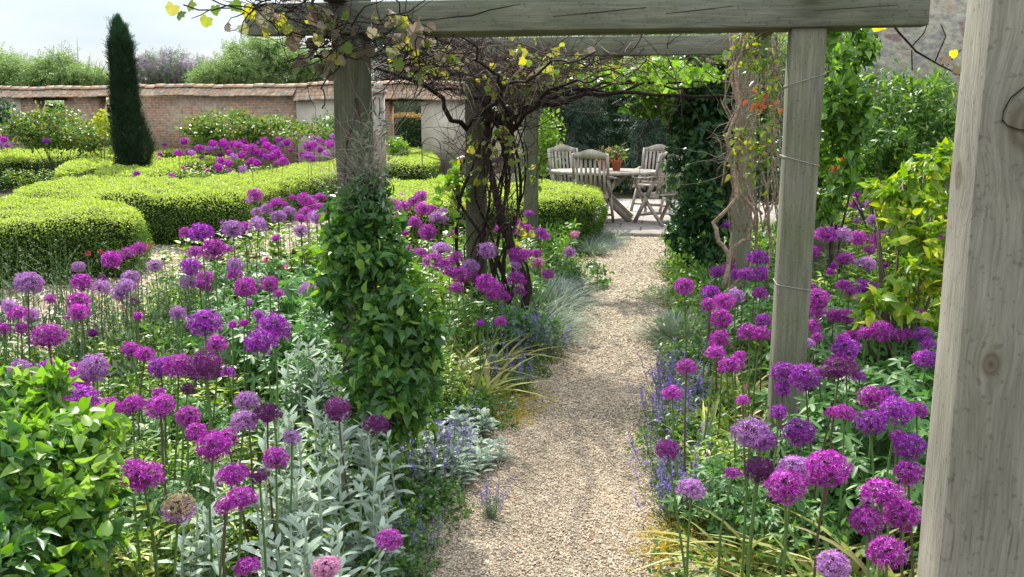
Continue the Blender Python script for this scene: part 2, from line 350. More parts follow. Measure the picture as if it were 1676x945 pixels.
def inpoly(P, poly):
    x, y = P[:, 0], P[:, 1]; c = np.zeros(len(P), bool); n = len(poly)
    for i in range(n):
        x0, y0 = poly[i][:2]; x1, y1 = poly[(i+1) % n][:2]
        k = ((y0 > y) != (y1 > y)) & (x < (x1-x0)*(y-y0)/((y1-y0) or 1e-9)+x0); c ^= k
    return c
def edgedist(P, poly):
    d = np.full(len(P), 1e9); n = len(poly)
    for i in range(n):
        a = np.array(poly[i][:2]); b = np.array(poly[(i+1) % n][:2]); ab = b-a
        t = np.clip(((P[:, :2]-a)@ab)/max(ab@ab, 1e-9), 0, 1); d = np.minimum(d, np.linalg.norm(P[:, :2]-(a+t[:, None]*ab), axis=1))
    return d
def sample_poly(poly, n):
    a = np.array([p[:2] for p in poly]); lo, hi = a.min(0), a.max(0); out = []
    tot = 0
    while tot < n:
        q = RNG.uniform(lo, hi, (n*2, 2)); q = q[inpoly(q, poly)]; out.append(q); tot += len(q)
        if len(q) == 0: break
    return np.concatenate(out)[:n]
def poly_area(p): return abs(sum(p[i][0]*p[(i+1) % len(p)][1]-p[(i+1) % len(p)][0]*p[i][1] for i in range(len(p))))/2
def sheet(name, poly, z, mat, label=None):
    mb = MB(); mb.add([(p[0], p[1], z) for p in poly], [tuple(range(len(poly)))])
    o = mb.build(name, mat); me = o.data
    if me.polygons[0].normal.z < 0: me.flip_normals()
    o['kind'] = 'structure'
    return o
def smooth_poly(p, it=2):
    for _ in range(it):
        q = []
        for i in range(len(p)):
            a = Vector(p[i]).to_2d() if len(p[i]) > 2 else Vector(p[i]); b = Vector(p[(i+1) % len(p)]).to_2d() if len(p[0]) > 2 else Vector(p[(i+1) % len(p)])
            q += [a*.75+b*.25, a*.25+b*.75]
        p = [tuple(x) for x in q]
    return p
# ================================================================== SETTING
def groundmat():
    m, t = newmat('soil'); L = t.links.new
    tc = nd(t, 'ShaderNodeTexCoord'); n = nd(t, 'ShaderNodeTexNoise', inp={'Scale': 1.2, 'Detail': 8}); L(tc.outputs['Object'], n.inputs[0])
    n2 = nd(t, 'ShaderNodeTexNoise', inp={'Scale': 40, 'Detail': 4}); L(tc.outputs['Object'], n2.inputs[0])
    r = ramp(t, [(.045,.035,.022),(.08,.065,.04),(.06,.08,.025)], [.35,.55,.7]); L(n.outputs[0], r.inputs[0])
    p = nd(t, 'ShaderNodeBsdfPrincipled', inp={'Roughness': 1, 'Specular IOR Level': .1}); L(r.outputs[0], p.inputs[0])
    b = nd(t, 'ShaderNodeBump', inp={'Strength': .8, 'Distance': .03}); L(n2.outputs[0], b.inputs['Height']); L(b.outputs[0], p.inputs['Normal'])
    o = nd(t, 'ShaderNodeOutputMaterial'); L(p.outputs[0], o.inputs[0]); return m
def gravelmat():
    m, t = newmat('gravel'); L = t.links.new
    tc = nd(t, 'ShaderNodeTexCoord')
    v = nd(t, 'ShaderNodeTexVoronoi', inp={'Scale': 75, 'Randomness': 1}); L(tc.outputs['Object'], v.inputs[0])
    e = nd(t, 'ShaderNodeTexVoronoi', feature='DISTANCE_TO_EDGE', inp={'Scale': 75, 'Randomness': 1}); L(tc.outputs['Object'], e.inputs[0])
    sp = nd(t, 'ShaderNodeSeparateColor'); L(v.outputs['Color'], sp.inputs[0])
    r = ramp(t, [(.20,.15,.10),(.36,.28,.20),(.48,.39,.28),(.56,.48,.38)]); L(sp.outputs[0], r.inputs[0])
    er = ramp(t, [(.25,.2,.17),(1,1,1)], [.0, .12]); L(e.outputs[0], er.inputs[0])
    mu = nd(t, 'ShaderNodeMix', data_type='RGBA', blend_type='MULTIPLY', inp={0: 1}); L(r.outputs[0], mu.inputs[6]); L(er.outputs[0], mu.inputs[7])
    n = nd(t, 'ShaderNodeTexNoise', inp={'Scale': 1.8, 'Detail': 5}); L(tc.outputs['Object'], n.inputs[0])
    nr = ramp(t, [(.78,.74,.7),(1.08,1.06,1.02)], [.35,.62]); L(n.outputs[0], nr.inputs[0])
    m2 = nd(t, 'ShaderNodeMix', data_type='RGBA', blend_type='MULTIPLY', inp={0: 1}); L(mu.outputs[2], m2.inputs[6]); L(nr.outputs[0], m2.inputs[7])
    p = nd(t, 'ShaderNodeBsdfPrincipled', inp={'Roughness': .95, 'Specular IOR Level': .15}); L(m2.outputs[2], p.inputs[0])
    b = nd(t, 'ShaderNodeBump', inp={'Strength': 1, 'Distance': .01}); L(e.outputs[0], b.inputs['Height']); L(b.outputs[0], p.inputs['Normal'])
    o = nd(t, 'ShaderNodeOutputMaterial'); L(p.outputs[0], o.inputs[0]); return m
SOIL = groundmat(); GRAVEL = gravelmat()
sheet('ground', [(-400,-60),(400,-60),(400,900),(-400,900)], 0, SOIL)
PATH_Y = 12.35
pl = []; pr = []
for i in range(45):
    y = -1 + i*(PATH_Y+1)/44
    pl.append((-.96 + .05*math.sin(y*1.9) + .03*math.sin(y*5.3+1) + (.12 if y > 9.5 else 0)*(y-9.5)/2.8, y))
    pr.append((.085 + .04*math.sin(y*2.3+2) + .025*math.sin(y*6.1) , y))
path_poly = pl + pr[::-1]
sheet('gravel_path', path_poly, .006, GRAVEL)
side_px = [(-120,640),(120,600),(300,535),(430,465),(520,410),(600,370),(640,352),(640,328),(480,347),(235,385),(225,432),(120,470),(-120,466)]
side_poly = [tuple(G(*q)[:2]) for q in side_px]
sheet('side_path', side_poly, .006, GRAVEL)
PEBM = leafmat('pebble', [(.20,.155,.10),(.42,.345,.235),(.54,.46,.335),(.61,.54,.42),(.31,.245,.165)], .9, 0, .2)
mb = MB()
def pebbles(poly, n, s0, s1, near=True):
    q = sample_poly(poly, n*3 if near else n)
    if near:
        d = np.hypot(q[:, 0], q[:, 1]); keep = RNG.random(len(q)) < np.clip((3.4/np.maximum(d, .5))**1.3, .05, 1); q = q[keep][:n]
    d = np.hypot(q[:, 0], q[:, 1]); k = len(q)
    s = RNG.uniform(s0, s1, k)*np.clip(d/4, 1, 2.2)
    P = np.column_stack([q, np.full(k, .008)+RNG.uniform(0, .004, k)])
    A = RNG.normal(size=(k, 3)); A[:, 2] *= .25
    N = RNG.normal(size=(k, 3))*.35+np.array([0, 0, 1]); mb.scatter(PEB, P, A, N, s)
pebbles(path_poly, 105000, .006, .0125)
pebbles(side_poly, 9000, .014, .03, False)
tag(mb.build('gravel', PEBM), 'loose tan pebbles lying over the gravel paths', kind='stuff')
# patio
def flagmat():
    m, t = newmat('patio_flags'); L = t.links.new
    tc = nd(t, 'ShaderNodeTexCoord'); b = nd(t, 'ShaderNodeTexBrick', offset=.5, inp={'Scale': 1, 'Color1': (.36,.32,.28,1), 'Color2': (.28,.25,.22,1), 'Mortar': (.10,.09,.07,1), 'Brick Width': .6, 'Row Height': .45, 'Mortar Size': .012})
    L(tc.outputs['Object'], b.inputs[0]); n = nd(t, 'ShaderNodeTexNoise', inp={'Scale': 6, 'Detail': 6}); L(tc.outputs['Object'], n.inputs[0])
    nr = ramp(t, [(.75,.73,.7),(1.15,1.12,1.1)], [.3,.7]); L(n.outputs[0], nr.inputs[0])
    mu = nd(t, 'ShaderNodeMix', data_type='RGBA', blend_type='MULTIPLY', inp={0: 1}); L(b.outputs[0], mu.inputs[6]); L(nr.outputs[0], mu.inputs[7])
    p = nd(t, 'ShaderNodeBsdfPrincipled', inp={'Roughness': .9}); L(mu.outputs[2], p.inputs[0]); o = nd(t, 'ShaderNodeOutputMaterial'); L(p.outputs[0], o.inputs[0]); return m
FLAG = flagmat()
mb = MB(); mb.box((-1.25, PATH_Y+.005, 0), (3.2, 17.6, .055)); o = mb.build('patio', FLAG); o['kind'] = 'structure'
bv = o.modifiers.new('b', 'BEVEL'); bv.width = .01
# ------------------------------------------------------------------ hedges
def hedge(label, px_top, h=.63, n_top=1500, n_side=1300, leaf=.034, world=None, mats=None, name='box_hedge', cat='hedge', tip=.55):
    poly = world or smooth_poly([tuple(G(x, y, h)[:2]) for x, y in px_top], 1)
    if sum(poly[i][0]*poly[(i+1) % len(poly)][1]-poly[(i+1) % len(poly)][0]*poly[i][1] for i in range(len(poly))) < 0: poly = poly[::-1]
    c = np.mean(np.array(poly), 0)
    core = [tuple(np.array(p) + unit(c-np.array(p))*.07) for p in poly]; k = len(core)
    mb = MB()
    V = [(p[0], p[1], 0) for p in core]+[(p[0], p[1], h-.07) for p in core]
    mb.add(V, [tuple(range(2*k-1, k-1, -1))[::-1]]+[(i, (i+1) % k, k+(i+1) % k, k+i) for i in range(k)], 2)
    def lump(x, y): return .022*np.sin(x*5.1+y*2.2)+.016*np.sin(y*8.3-x*3.1)+.012*np.sin(x*14+y*11)
    A = poly_area(poly); nt_ = int(A*n_top); q = sample_poly(poly, nt_); e = edgedist(q, poly)
    z = h - .07*np.exp(-e/.05) + lump(q[:, 0], q[:, 1]) + RNG.normal(0, .012, len(q))
    P = np.column_stack([q, z]); n = len(P)
    mb.scatter(LF_SMALL, P, RNG.normal(size=(n, 3))+np.array([0, 0, .8]), RNG.normal(size=(n, 3))*.6+np.array([0, 0, 1]), RNG.uniform(.7, 1.3, n)*leaf, 0)
    for i in range(len(poly)):
        a = np.array(poly[i]); b = np.array(poly[(i+1) % len(poly)]); L = np.linalg.norm(b-a); k2 = int(L*h*n_side*1.3)
        if k2 < 1: continue
        t = RNG.random((k2, 1)); zz = (RNG.random(k2)**.9)*h; nrm = np.array([(b-a)[1], -(b-a)[0]])/max(L, 1e-6)
        q = a+(b-a)*t; bul = .03*np.sin(zz/h*math.pi)-.06*np.clip((zz/h-.86)/.14, 0, 1)**2
        q = q + nrm*(bul+RNG.normal(0, .018, k2)+lump(q[:, 0]+zz*2, q[:, 1]+zz))[:, None]
        P = np.column_stack([q, zz]); N = np.concatenate([nrm, [.35]])
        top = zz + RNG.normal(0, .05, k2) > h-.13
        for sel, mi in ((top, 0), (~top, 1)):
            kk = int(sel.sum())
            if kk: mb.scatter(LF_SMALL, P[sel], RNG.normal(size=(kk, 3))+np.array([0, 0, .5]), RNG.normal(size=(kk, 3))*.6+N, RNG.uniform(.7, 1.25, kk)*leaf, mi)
    r = thing(name, (0, 0, 0), label, cat, 'low clipped box hedges' if name == 'box_hedge' else None)
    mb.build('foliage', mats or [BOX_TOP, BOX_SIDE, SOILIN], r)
    return r
hedge('rounded end of the low box hedge nearest the left frame edge', [(-110,378),(0,364),(80,357),(160,354),(215,354),(234,347),(222,337),(180,329),(100,324),(0,323),(-110,326)], n_top=3600, n_side=4200, leaf=.022)
hedge('long curving box hedge crossing behind the allium bed, lime top and dark face', [(15,316),(120,320),(220,320),(320,323),(385,322),(440,305),(500,290),(580,280),(580,258),(500,268),(420,280),(350,291),(280,293),(200,289),(120,292),(40,302)], n_top=2300, n_side=2700, leaf=.026)
hedge('box hedge far left running up to the dark yew column', [(-110,272),(0,263),(100,254),(195,247),(195,236),(100,239),(0,248),(-110,254)], n_top=700, n_side=700, leaf=.05)
hedge('small curved box hedge piece in front of the yew base', [(95,284),(140,273),(200,264),(262,259),(262,253),(190,254),(120,263),(92,275)], n_top=700, n_side=700, leaf=.05)
hedge('narrow box hedge strip right of the yew base', [(215,270),(300,268),(395,263),(395,256),(300,258),(215,262)], n_top=700, n_side=700, leaf=.05)
hedge('low box hedge bulge left of the sparse far alliums', [(150,286),(230,286),(290,279),(310,272),(240,270),(165,277)], n_top=900, n_side=800, leaf=.045)
hedge('short pale box hedge end beside the yew below the bush', [(238,252),(300,250),(360,247),(360,243),(300,244),(238,246)], n_top=600, n_side=600, leaf=.05, h=.6)
hedge('round-ended box hedge below the doorway, behind the leafy post', [(560,276),(620,268),(690,270),(716,262),(712,250),(680,243),(620,243),(560,250)], n_top=800, n_side=900, leaf=.045)
hedge('square box hedge at the path end beside the patio, lime top', [(600,338),(700,336),(800,331),(890,325),(960,322),(985,317),(980,303),(900,300),(800,297),(700,293),(600,300)], n_top=2600, n_side=3400, leaf=.027)
# ------------------------------------------------------------------ garden wall
def brickmat(name, c1, c2, mort, bw=.225, rh=.075, dirt=.5, pale=(.4,.35,.28)):
    m, t = newmat(name); L = t.links.new
    tc = nd(t, 'ShaderNodeTexCoord'); s = nd(t, 'ShaderNodeSeparateXYZ'); L(tc.outputs['Object'], s.inputs[0])
    c = nd(t, 'ShaderNodeCombineXYZ'); L(s.outputs[0], c.inputs[0]); L(s.outputs[2], c.inputs[1])
    b = nd(t, 'ShaderNodeTexBrick', inp={'Scale': 1, 'Color1': (*c1, 1), 'Color2': (*c2, 1), 'Mortar': (*mort, 1), 'Brick Width': bw, 'Row Height': rh, 'Mortar Size': .009, 'Mortar Smooth': .2, 'Bias': 0}); L(c.outputs[0], b.inputs[0])
    n = nd(t, 'ShaderNodeTexNoise', inp={'Scale': 1.3, 'Detail': 7, 'Roughness': .6}); L(tc.outputs['Object'], n.inputs[0])
    r = ramp(t, [(0,0,0),(dirt,dirt,dirt)], [.45,.65]); L(n.outputs[0], r.inputs[0])
    x = nd(t, 'ShaderNodeMix', data_type='RGBA', inp={7: (*pale, 1)}); L(r.outputs[0], x.inputs[0]); L(b.outputs[0], x.inputs[6])
    n2 = nd(t, 'ShaderNodeTexNoise', inp={'Scale': 9, 'Detail': 5}); L(tc.outputs['Object'], n2.inputs[0])
    r2 = ramp(t, [(.6,.58,.56),(1.2,1.18,1.15)], [.3,.7]); L(n2.outputs[0], r2.inputs[0])
    mu = nd(t, 'ShaderNodeMix', data_type='RGBA', blend_type='MULTIPLY', inp={0: .9}); L(x.outputs[2], mu.inputs[6]); L(r2.outputs[0], mu.inputs[7])
    p = nd(t, 'ShaderNodeBsdfPrincipled', inp={'Roughness': .95, 'Specular IOR Level': .15}); L(mu.outputs[2], p.inputs[0])
    bu = nd(t, 'ShaderNodeBump', inp={'Strength': .6, 'Distance': .02}); L(b.outputs['Fac'], bu.inputs['Height']); bu.invert = True; L(bu.outputs[0], p.inputs['Normal'])
    o = nd(t, 'ShaderNodeOutputMaterial'); L(p.outputs[0], o.inputs[0]); return m
BRICK = brickmat('old_brick', (.46,.24,.15), (.33,.21,.15), (.46,.41,.33), pale=(.44,.38,.28), dirt=.75)
PLASTER = plain('lime_plaster', (.58,.51,.40), .95, .1, col2=(.45,.40,.31), scale=3, bump=.1)
TILE = leafmat('clay_tile', [(.52,.34,.21),(.46,.30,.19),(.36,.27,.19),(.58,.42,.28),(.33,.28,.22)], .9, 0, .2)
TIMBER = plain('dark_timber', (.07,.055,.04), .9, .2)
# wall runs from (px -130, depth 30) to (px 760, depth 24.5)
WA = Z(-130, 190, 29.6); WB = Z(765, 190, 24.4); WA.z = WB.z = 0
wd = (WB-WA); WL = wd.length; wang = math.atan2(wd.y, wd.x)
def wx(px):      # distance along the wall where the column px meets it
    r = ray(px, 190); 
    # solve WA + s*d = t*r (xy)
    d = wd.normalized(); den = d.x*r.y-d.y*r.x
    return (-(WA.x)*r.y+WA.y*r.x)/den
def wallsec(name, label, x0, x1, segs, ztop, zeave, tilecol, seed):
    r = thing('garden_wall', tuple(WA), label, 'wall', 'tile-capped garden walls', wang)
    for kind, a, b, z0, z1 in segs:
        mb = MB(); yy = {'brick': 0, 'plaster': -.025, 'lintel': -.04}[kind]
        mb.box((a, yy, z0), (b, .34, z1))
        mb.build({'brick': 'brick_panel', 'plaster': 'plaster_panel', 'lintel': 'lintel'}[kind], {'brick': BRICK, 'plaster': PLASTER, 'lintel': TIMBER}[kind], r)
    mb = MB(); rs = np.random.default_rng(seed); rows = 4
    sag = lambda x: .016*math.sin(x*.9)+.01*math.sin(x*2.7)
    for side in (-1, 1):
        for i in range(rows):
            t = i/rows; x = x0
            while x < x1-.02:
                ww = .165*rs.uniform(.9, 1.1); x2 = min(x+ww, x1)
                zc = zeave + (ztop-zeave-.04)*t + sag(x) + rs.normal(0, .006); yc = .17+side*(.34*(1-t*.95))
                yc2 = .17+side*(.34*(1-(t+1/rows)*.95)-.02); zc2 = zeave+(ztop-zeave-.04)*(t+1/rows)+sag(x)+.01
                g = .006
                V = [(x+g/2,yc,zc),(x2-g/2,yc,zc+rs.normal(0,.004)),(x2-g/2,yc2,zc2),(x+g/2,yc2,zc2)]
                V += [(a, b, c+.028) for a, b, c in V]
                mb.add(V, np.array([(0,3,2,1),(4,5,6,7),(0,1,5,4),(1,2,6,5),(2,3,7,6),(3,0,4,7)]), 0); x = x2
    x = x0
    while x < x1-.02:      # ridge tiles
        x2 = min(x+.33, x1); zc = ztop+sag(x)+rs.normal(0, .008)
        P = [((x if s_ == 0 else x2-.004), .17+.13*math.cos(a), zc-.05+.09*math.sin(a)) for s_ in (0, 1) for a in [math.pi*k/6 for k in range(7)]]
        mb.add(P, [(k, k+1, 8+k, 7+k) for k in range(6)]+[tuple(range(7)), tuple(range(13, 6, -1))], 0); x = x2
    mb.build('tiled_coping', TILE, r)
    return r
a0, a1 = wx(-130), wx(484); H1_ = 2.26
segsA = [('plaster', a0, wx(36), 0, 2.2), ('brick', wx(36)+.003, wx(62), 0, 2.2), ('lintel', wx(58), wx(112), 2.08, 2.2), ('brick', wx(107), wx(163), 0, 2.2-.004), ('brick', wx(181), wx(484), 0, 2.2)]
wallsec('a', 'long brick garden wall with rippled red tile coping behind the yew', a0, a1+.02, segsA, 2.48, 2.17, 0, 3)
segsB = [('plaster', a1+.04, wx(572), 0, 2.05), ('brick', wx(572)+.003, wx(636), 0, 2.05), ('lintel', wx(630), wx(694), 1.99, 2.10), ('plaster', wx(690), WL, 0, 2.04)]
wallsec('b', 'pale plastered wall section with doorway and orange tile coping', a1+.025, WL+.1, segsB, 2.50, 2.03, 0, 5)
# ------------------------------------------------------------------ house wall top right
def rubble():
    m, t = newmat('rubble_stone'); L = t.links.new
    tc = nd(t, 'ShaderNodeTexCoord'); mp = nd(t, 'ShaderNodeMapping', inp={'Scale': (1, 1, 1.6)}); L(tc.outputs['Object'], mp.inputs[0])
    v = nd(t, 'ShaderNodeTexVoronoi', inp={'Scale': 4.5}); L(mp.outputs[0], v.inputs[0]); e = nd(t, 'ShaderNodeTexVoronoi', feature='DISTANCE_TO_EDGE', inp={'Scale': 4.5}); L(mp.outputs[0], e.inputs[0])
    sp = nd(t, 'ShaderNodeSeparateColor'); L(v.outputs['Color'], sp.inputs[0])
    r = ramp(t, [(.55,.48,.37),(.62,.55,.43),(.42,.40,.37),(.58,.49,.37),(.42,.27,.24)], [0,.35,.6,.8,.95]); L(sp.outputs[0], r.inputs[0])
    er = ramp(t, [(1,1,1),(0,0,0)], [.0, .13]); L(e.outputs[0], er.inputs[0])
    x = nd(t, 'ShaderNodeMix', data_type='RGBA', inp={7: (.60,.55,.45,1)}); L(er.outputs[0], x.inputs[0]); L(r.outputs[0], x.inputs[6])
    n = nd(t, 'ShaderNodeTexNoise', inp={'Scale': 12, 'Detail': 8}); L(tc.outputs['Object'], n.inputs[0]); nr = ramp(t, [(.65,.65,.65),(1.15,1.15,1.15)], [.3,.65]); L(n.outputs[0], nr.inputs[0])
    mu = nd(t, 'ShaderNodeMix', data_type='RGBA', blend_type='MULTIPLY', inp={0: 1}); L(x.outputs[2], mu.inputs[6]); L(nr.outputs[0], mu.inputs[7])
    p = nd(t, 'ShaderNodeBsdfPrincipled', inp={'Roughness': .95}); L(mu.outputs[2], p.inputs[0])
    b = nd(t, 'ShaderNodeBump', inp={'Strength': .8, 'Distance': .03}); L(n.outputs[0], b.inputs['Height']); L(b.outputs[0], p.inputs['Normal'])
    o = nd(t, 'ShaderNodeOutputMaterial'); L(p.outputs[0], o.inputs[0]); return m
RUB = rubble(); QUOIN = plain('pale_quoin', (.46,.45,.44), .9, .2, var=.2, scale=6)
c0 = Z(1403, 190, 13.5)
hw = thing('stone_house', (c0.x, c0.y, 0), 'tall rubble stone house wall beyond the shrub, upper right', 'house', None, R_(-14))
mb = MB(); mb.box((0.13, 0, 0), (9, .5, 6)); mb.build('wall', RUB, hw)
mb = MB()
for i in range(20): mb.box((-.01 if i % 2 else .0, -.012, i*.3+.004), (.145+(.06 if i % 2 else 0), .49, i*.3+.296))
mb.build('quoins', QUOIN, hw)
# ------------------------------------------------------------------ pergola
PS = .14; ROWS = [(1.6, .0), (4.05, 0), (6.85, 0), (9.8, 0)]; XR = .502; XL = -1.349
def zhit(px, py, Y):
    r = ray(px, py); return CAM_H + r.z*Y/r.y
zb1 = zhit(1000, 49, 4.03); zb2 = zhit(1000, 91, 6.83)
def beamobj(name, L, a, b, mat, parent, loc, rot=(0, 0, 0), bev=.006, bow=0):
    """a timber of section a x b along local z, length L"""
    mb = MB(); k = 9; V = []
    for i in range(k+1):
        z = L*i/k; dx = RNG.normal(0, .0012, 4); dy = RNG.normal(0, .0012, 4)
        for j, (u, v) in enumerate(((-1,-1),(1,-1),(1,1),(-1,1))): V.append((u*a/2+dx[j], v*b/2+dy[j], z))
    Fs = [(i*4+j, i*4+(j+1) % 4, i*4+4+(j+1) % 4, i*4+4+j) for i in range(k) for j in range(4)]+[(3,2,1,0), (k*4,k*4+1,k*4+2,k*4+3)]
    mb.add(V, Fs); o = mb.build(name, mat, parent); o.location = loc; o.rotation_euler = rot
    m = o.modifiers.new('b', 'BEVEL'); m.width = bev; m.segments = 2; m.limit_method = 'ANGLE'; m.angle_limit = R_(40)
    return o
perg = thing('pergola', (-.42, 4.0, 0), 'weathered grey-green timber pergola of square posts and crossbeams over the path', 'pergola')
def ploc(x, y, z): return (x+.42, y-4.0, z)
for i, (Y, _) in enumerate(ROWS):
    if i > 0: beamobj('post', zb1 if i < 3 else zb2, PS, PS, W_DARK, perg, ploc(XL-PS/2, Y+PS/2, 0))
    beamobj('post', 2.75 if i == 0 else zb1, PS, PS, W_NEAR if i == 0 else W_POST, perg, ploc(XR+PS/2, Y+PS/2, 0))
BHt = .135
for i, (Y, xl, xr, z) in enumerate([(4.05, -1.89, 1.03, zb1), (4.215, -1.6, .80, zb1), (6.85, -1.9, .62, zb2), (9.8, -1.9, .9, zb2)]):
    beamobj('crossbeam', xr-xl, BHt, .10, W_BEAM, perg, ploc(xl, Y+.03, z+BHt/2), (0, R_(90), 0))
for x, y0, rl in ((XL-PS/2-.03, 3.62, .75), (XR+PS/2, 3.9, 6.9)):
    beamobj('rafter', rl, .10, .13, W_BEAM if x > 0 else W_DARK, perg, ploc(x, y0, zb1+BHt+.067), (R_(-90), 0, 0))
# drying cracks along the near beam, open splits seen as dark slivers
CRK = plain('split_timber', (.02,.018,.014), 1, .1)
def split(pts, wmax, Y):
    mb = MB(); V = []; n = len(pts)
    W = []
    for px, py in pts: r = ray(px, py); W.append(Vector((r.x*Y/r.y, Y, CAM_H+r.z*Y/r.y)))
    for i, p in enumerate(W):
        h = wmax*math.sin(math.pi*(i+.35)/(n-.3)); V += [(p.x+.42, Y-4.0, p.z-h), (p.x+.42, Y-4.0, p.z+h), (p.x+.42, Y-4.0+.006, p.z)]
    mb.add(V, [(i*3, i*3+3, i*3+4, i*3+1) for i in range(n-1)]+[(i*3+1, i*3+4, i*3+5, i*3+2) for i in range(n-1)]); mb.build('crack', CRK, perg)
YF = 4.05+.03-.05-.0015
split([(683,35),(712,32),(745,28),(772,26),(800,17),(830,11),(852,6)], .0028, YF)
split([(664,37),(690,34),(716,28)], .0016, YF); split([(905,27),(960,22),(1010,17),(1058,12)], .0014, YF); split([(1090,22),(1150,16),(1200,10)], .0012, YF); split([(600,24),(640,22),(668,20)], .0014, YF)
split([(1330,18),(1400,13),(1470,8)], .0012, YF)
split([(1700,132),(1676,143),(1655,160),(1643,182),(1641,200)], .0011, 1.5955); split([(1690,214),(1668,212),(1650,206),(1641,196)], .0006, 1.5955); 
# wires round the bare post
wm = plain('wire', (.45,.42,.36), .5, .5)
for px0, py0, px1, py1, lab in ((1268, 140, 1349, 121, 'thin pale wire tied round the bare post, uppermost'), (1262, 256, 1337, 272, 'thin pale wire tied round the bare post at mid height'), (1260, 466, 1320, 476, 'thin dark wire tied round the bare post, lowest')):
    zz = 3.97; a = Z(px0, py0, zz); b = Z(px1, py1, zz)
    y = 4.046; za = zhit(px0, py0, y); zb_ = zhit(px1, py1, y); x0 = XR-.004; x1 = XR+PS+.004
    mb = MB(); pts = [(x0, y+.15, za), (x0, y-.001, za), (x1, y-.001, zb_), (x1, y+.15, zb_), (x0, y+.15, za)]
    mb.tube(pts, .0016, 4); tag(mb.build('tie_wire', wm), lab, 'wire', 'wires tied round the bare post')
# ================================================================== TREES AND SHRUBS BEHIND
def sprig(n=7, w_=.12, L=.28):
    v = []; f = []
    for i in range(n):
        y = .08+i/(n)*.8; sd = 1 if i % 2 else -1; l = L*(1-.35*i/n); b = len(v)
        v += [(0, y, 0), (sd*l*.5, y+.10+w_*.5, .03), (sd*l, y+.16, -.03), (sd*l*.5, y+.10-w_*.6, .03)]; f.append((b, b+1, b+2, b+3))
    b = len(v); v += [(0, .85, 0), (w_*.5, .95, 0), (0, 1.1, -.05), (-w_*.5, .95, 0)]; f.append((b, b+1, b+2, b+3))
    return T(v, f)
SPRIG = sprig(); SPRIGF = sprig(9, .07, .25)
def grow(mb, p, d, L, r, depth, m=0, spread=.6, ends=None, k=5):
    n = 4; P = [Vector(p)]; d = Vector(d).normalized(); R = [r]
    for i in range(n):
        d = (d+Vector(rdir(1)[0])*.16+Vector((0, 0, .04))).normalized(); P.append(P[-1]+d*L/n); R.append(r*(1-.45*(i+1)/n))
    mb.tube(P, R, k, m)
    if ends is not None and depth <= 1: ends.append((tuple(P[-1]), tuple(d))); ends.append((tuple(P[2]), tuple(d)))
    if depth > 0:
        for i in range(random.choice((2, 3))):
            q = P[random.choice((2, 3, 4))]; e = (d+Vector(rdir(1)[0])*spread).normalized(); grow(mb, q, e, L*random.uniform(.6, .8), R[-1]*.85, depth-1, m, spread, ends, 4)
def tree(name, label, cat, base, crowns, n, T_, size, mat, trunk_h, tr=.12, group=None, clump=.22, nclump=40, up=.5, extra=None, shell=.3, limbs=5, droop=.1):
    base = Vector((base[0], base[1], 0)); r = thing(name, base, label, cat, group)
    mb = MB(); mb.tube([(0, 0, -.05), (.03, 0, trunk_h*.5), (0, .03, trunk_h)], [tr*1.3, tr, tr*.75], 8)
    for c, rr in crowns[:6]:
        for i in range(max(1, limbs//max(1, len(crowns)))+1):
            e = Vector(c)-base+Vector(rdir(1)[0]*rr*.6); st = Vector((0, 0, trunk_h*random.uniform(.6, 1)))
            mid = st.lerp(e, .5)+Vector((0, 0, .1)); mb.tube([st, mid, e], [tr*.5, tr*.3, tr*.08], 5)
    mb.build('trunk', TRUNK, r)
    mb = MB(); cloud(mb, [(np.array(c)-np.array(base), rr) for c, rr in crowns], n, T_, size, 0, clump, nclump, shell, up, droop)
    if extra: extra(mb, base)
    mats = [mat] if not isinstance(mat, list) else mat
    mb.build('crown', mats, r); return r
# behind the wall
tree('garden_tree', 'mid green bushy tree showing over the wall at far left', 'tree', Z(30, 190, 36), [blob(20, 118, 36, 110, 70, 1.2), blob(75, 128, 36, 90, 46, 1.2), blob(-60, 120, 36, 110, 70, 1.2)], 5200, SPRIG, .34, G_HAZE, 1.6, group='trees beyond the garden wall')
def shoots(mb, base):
    for px, y0, y1, lean in ((82,120,90,-6),(98,130,68,3),(104,120,72,10),(92,125,82,-5),(126,130,64,0),(128,125,84,-12),(150,128,100,8),(160,126,102,14),(66,128,103,-6),(140,128,92,6)):
        a = Z(px, y0, 35.5)-base; b = Z(px+lean, y1, 35.5)-base
        mb.tube([a, a.lerp(b, .5)+Vector((.05, 0, 0)), b], [.02, .014, .006], 4, 1)
        k = 26; t = RNG.random((k, 1)); P = np.array(a)+(np.array(b)-np.array(a))*t+RNG.normal(0, .05, (k, 3)); mb.scatter(SPRIG, P, rdir(k)+np.array([0, 0, .8]), rdir(k), RNG.uniform(.10, .2, k), 0)
tree('garden_tree', 'feathery tree with thin shoots rising above the wall left of the yew', 'tree', Z(125, 190, 35.5), [blob(120, 126, 35.5, 110, 34, 1.1), blob(95, 112, 35.5, 44, 44, .8), blob(150, 132, 35.5, 60, 20, .8)], 3200, SPRIG, .30, [G_HAZE, TRUNK], 1.8, group='trees beyond the garden wall', extra=shoots)
def lil(mb, base):
    cloud(mb, [(c-np.array(base), r*1.03) for c, r in (blob(270, 118, 34, 100, 56, 1.1), blob(325, 122, 34, 90, 44, 1.1))], 2400, SPRIGF, .2, 1, .12, 60, .8, .8)
tree('lilac_bush', 'dusky purple lilac in bloom behind the wall right of the yew', 'tree', Z(285, 190, 34), [blob(270, 120, 34, 100, 56, 1.1), blob(325, 124, 34, 90, 44, 1.1)], 3000, SPRIG, .25, [G_HAZE2, G_LILAC], 1.5, extra=lil)
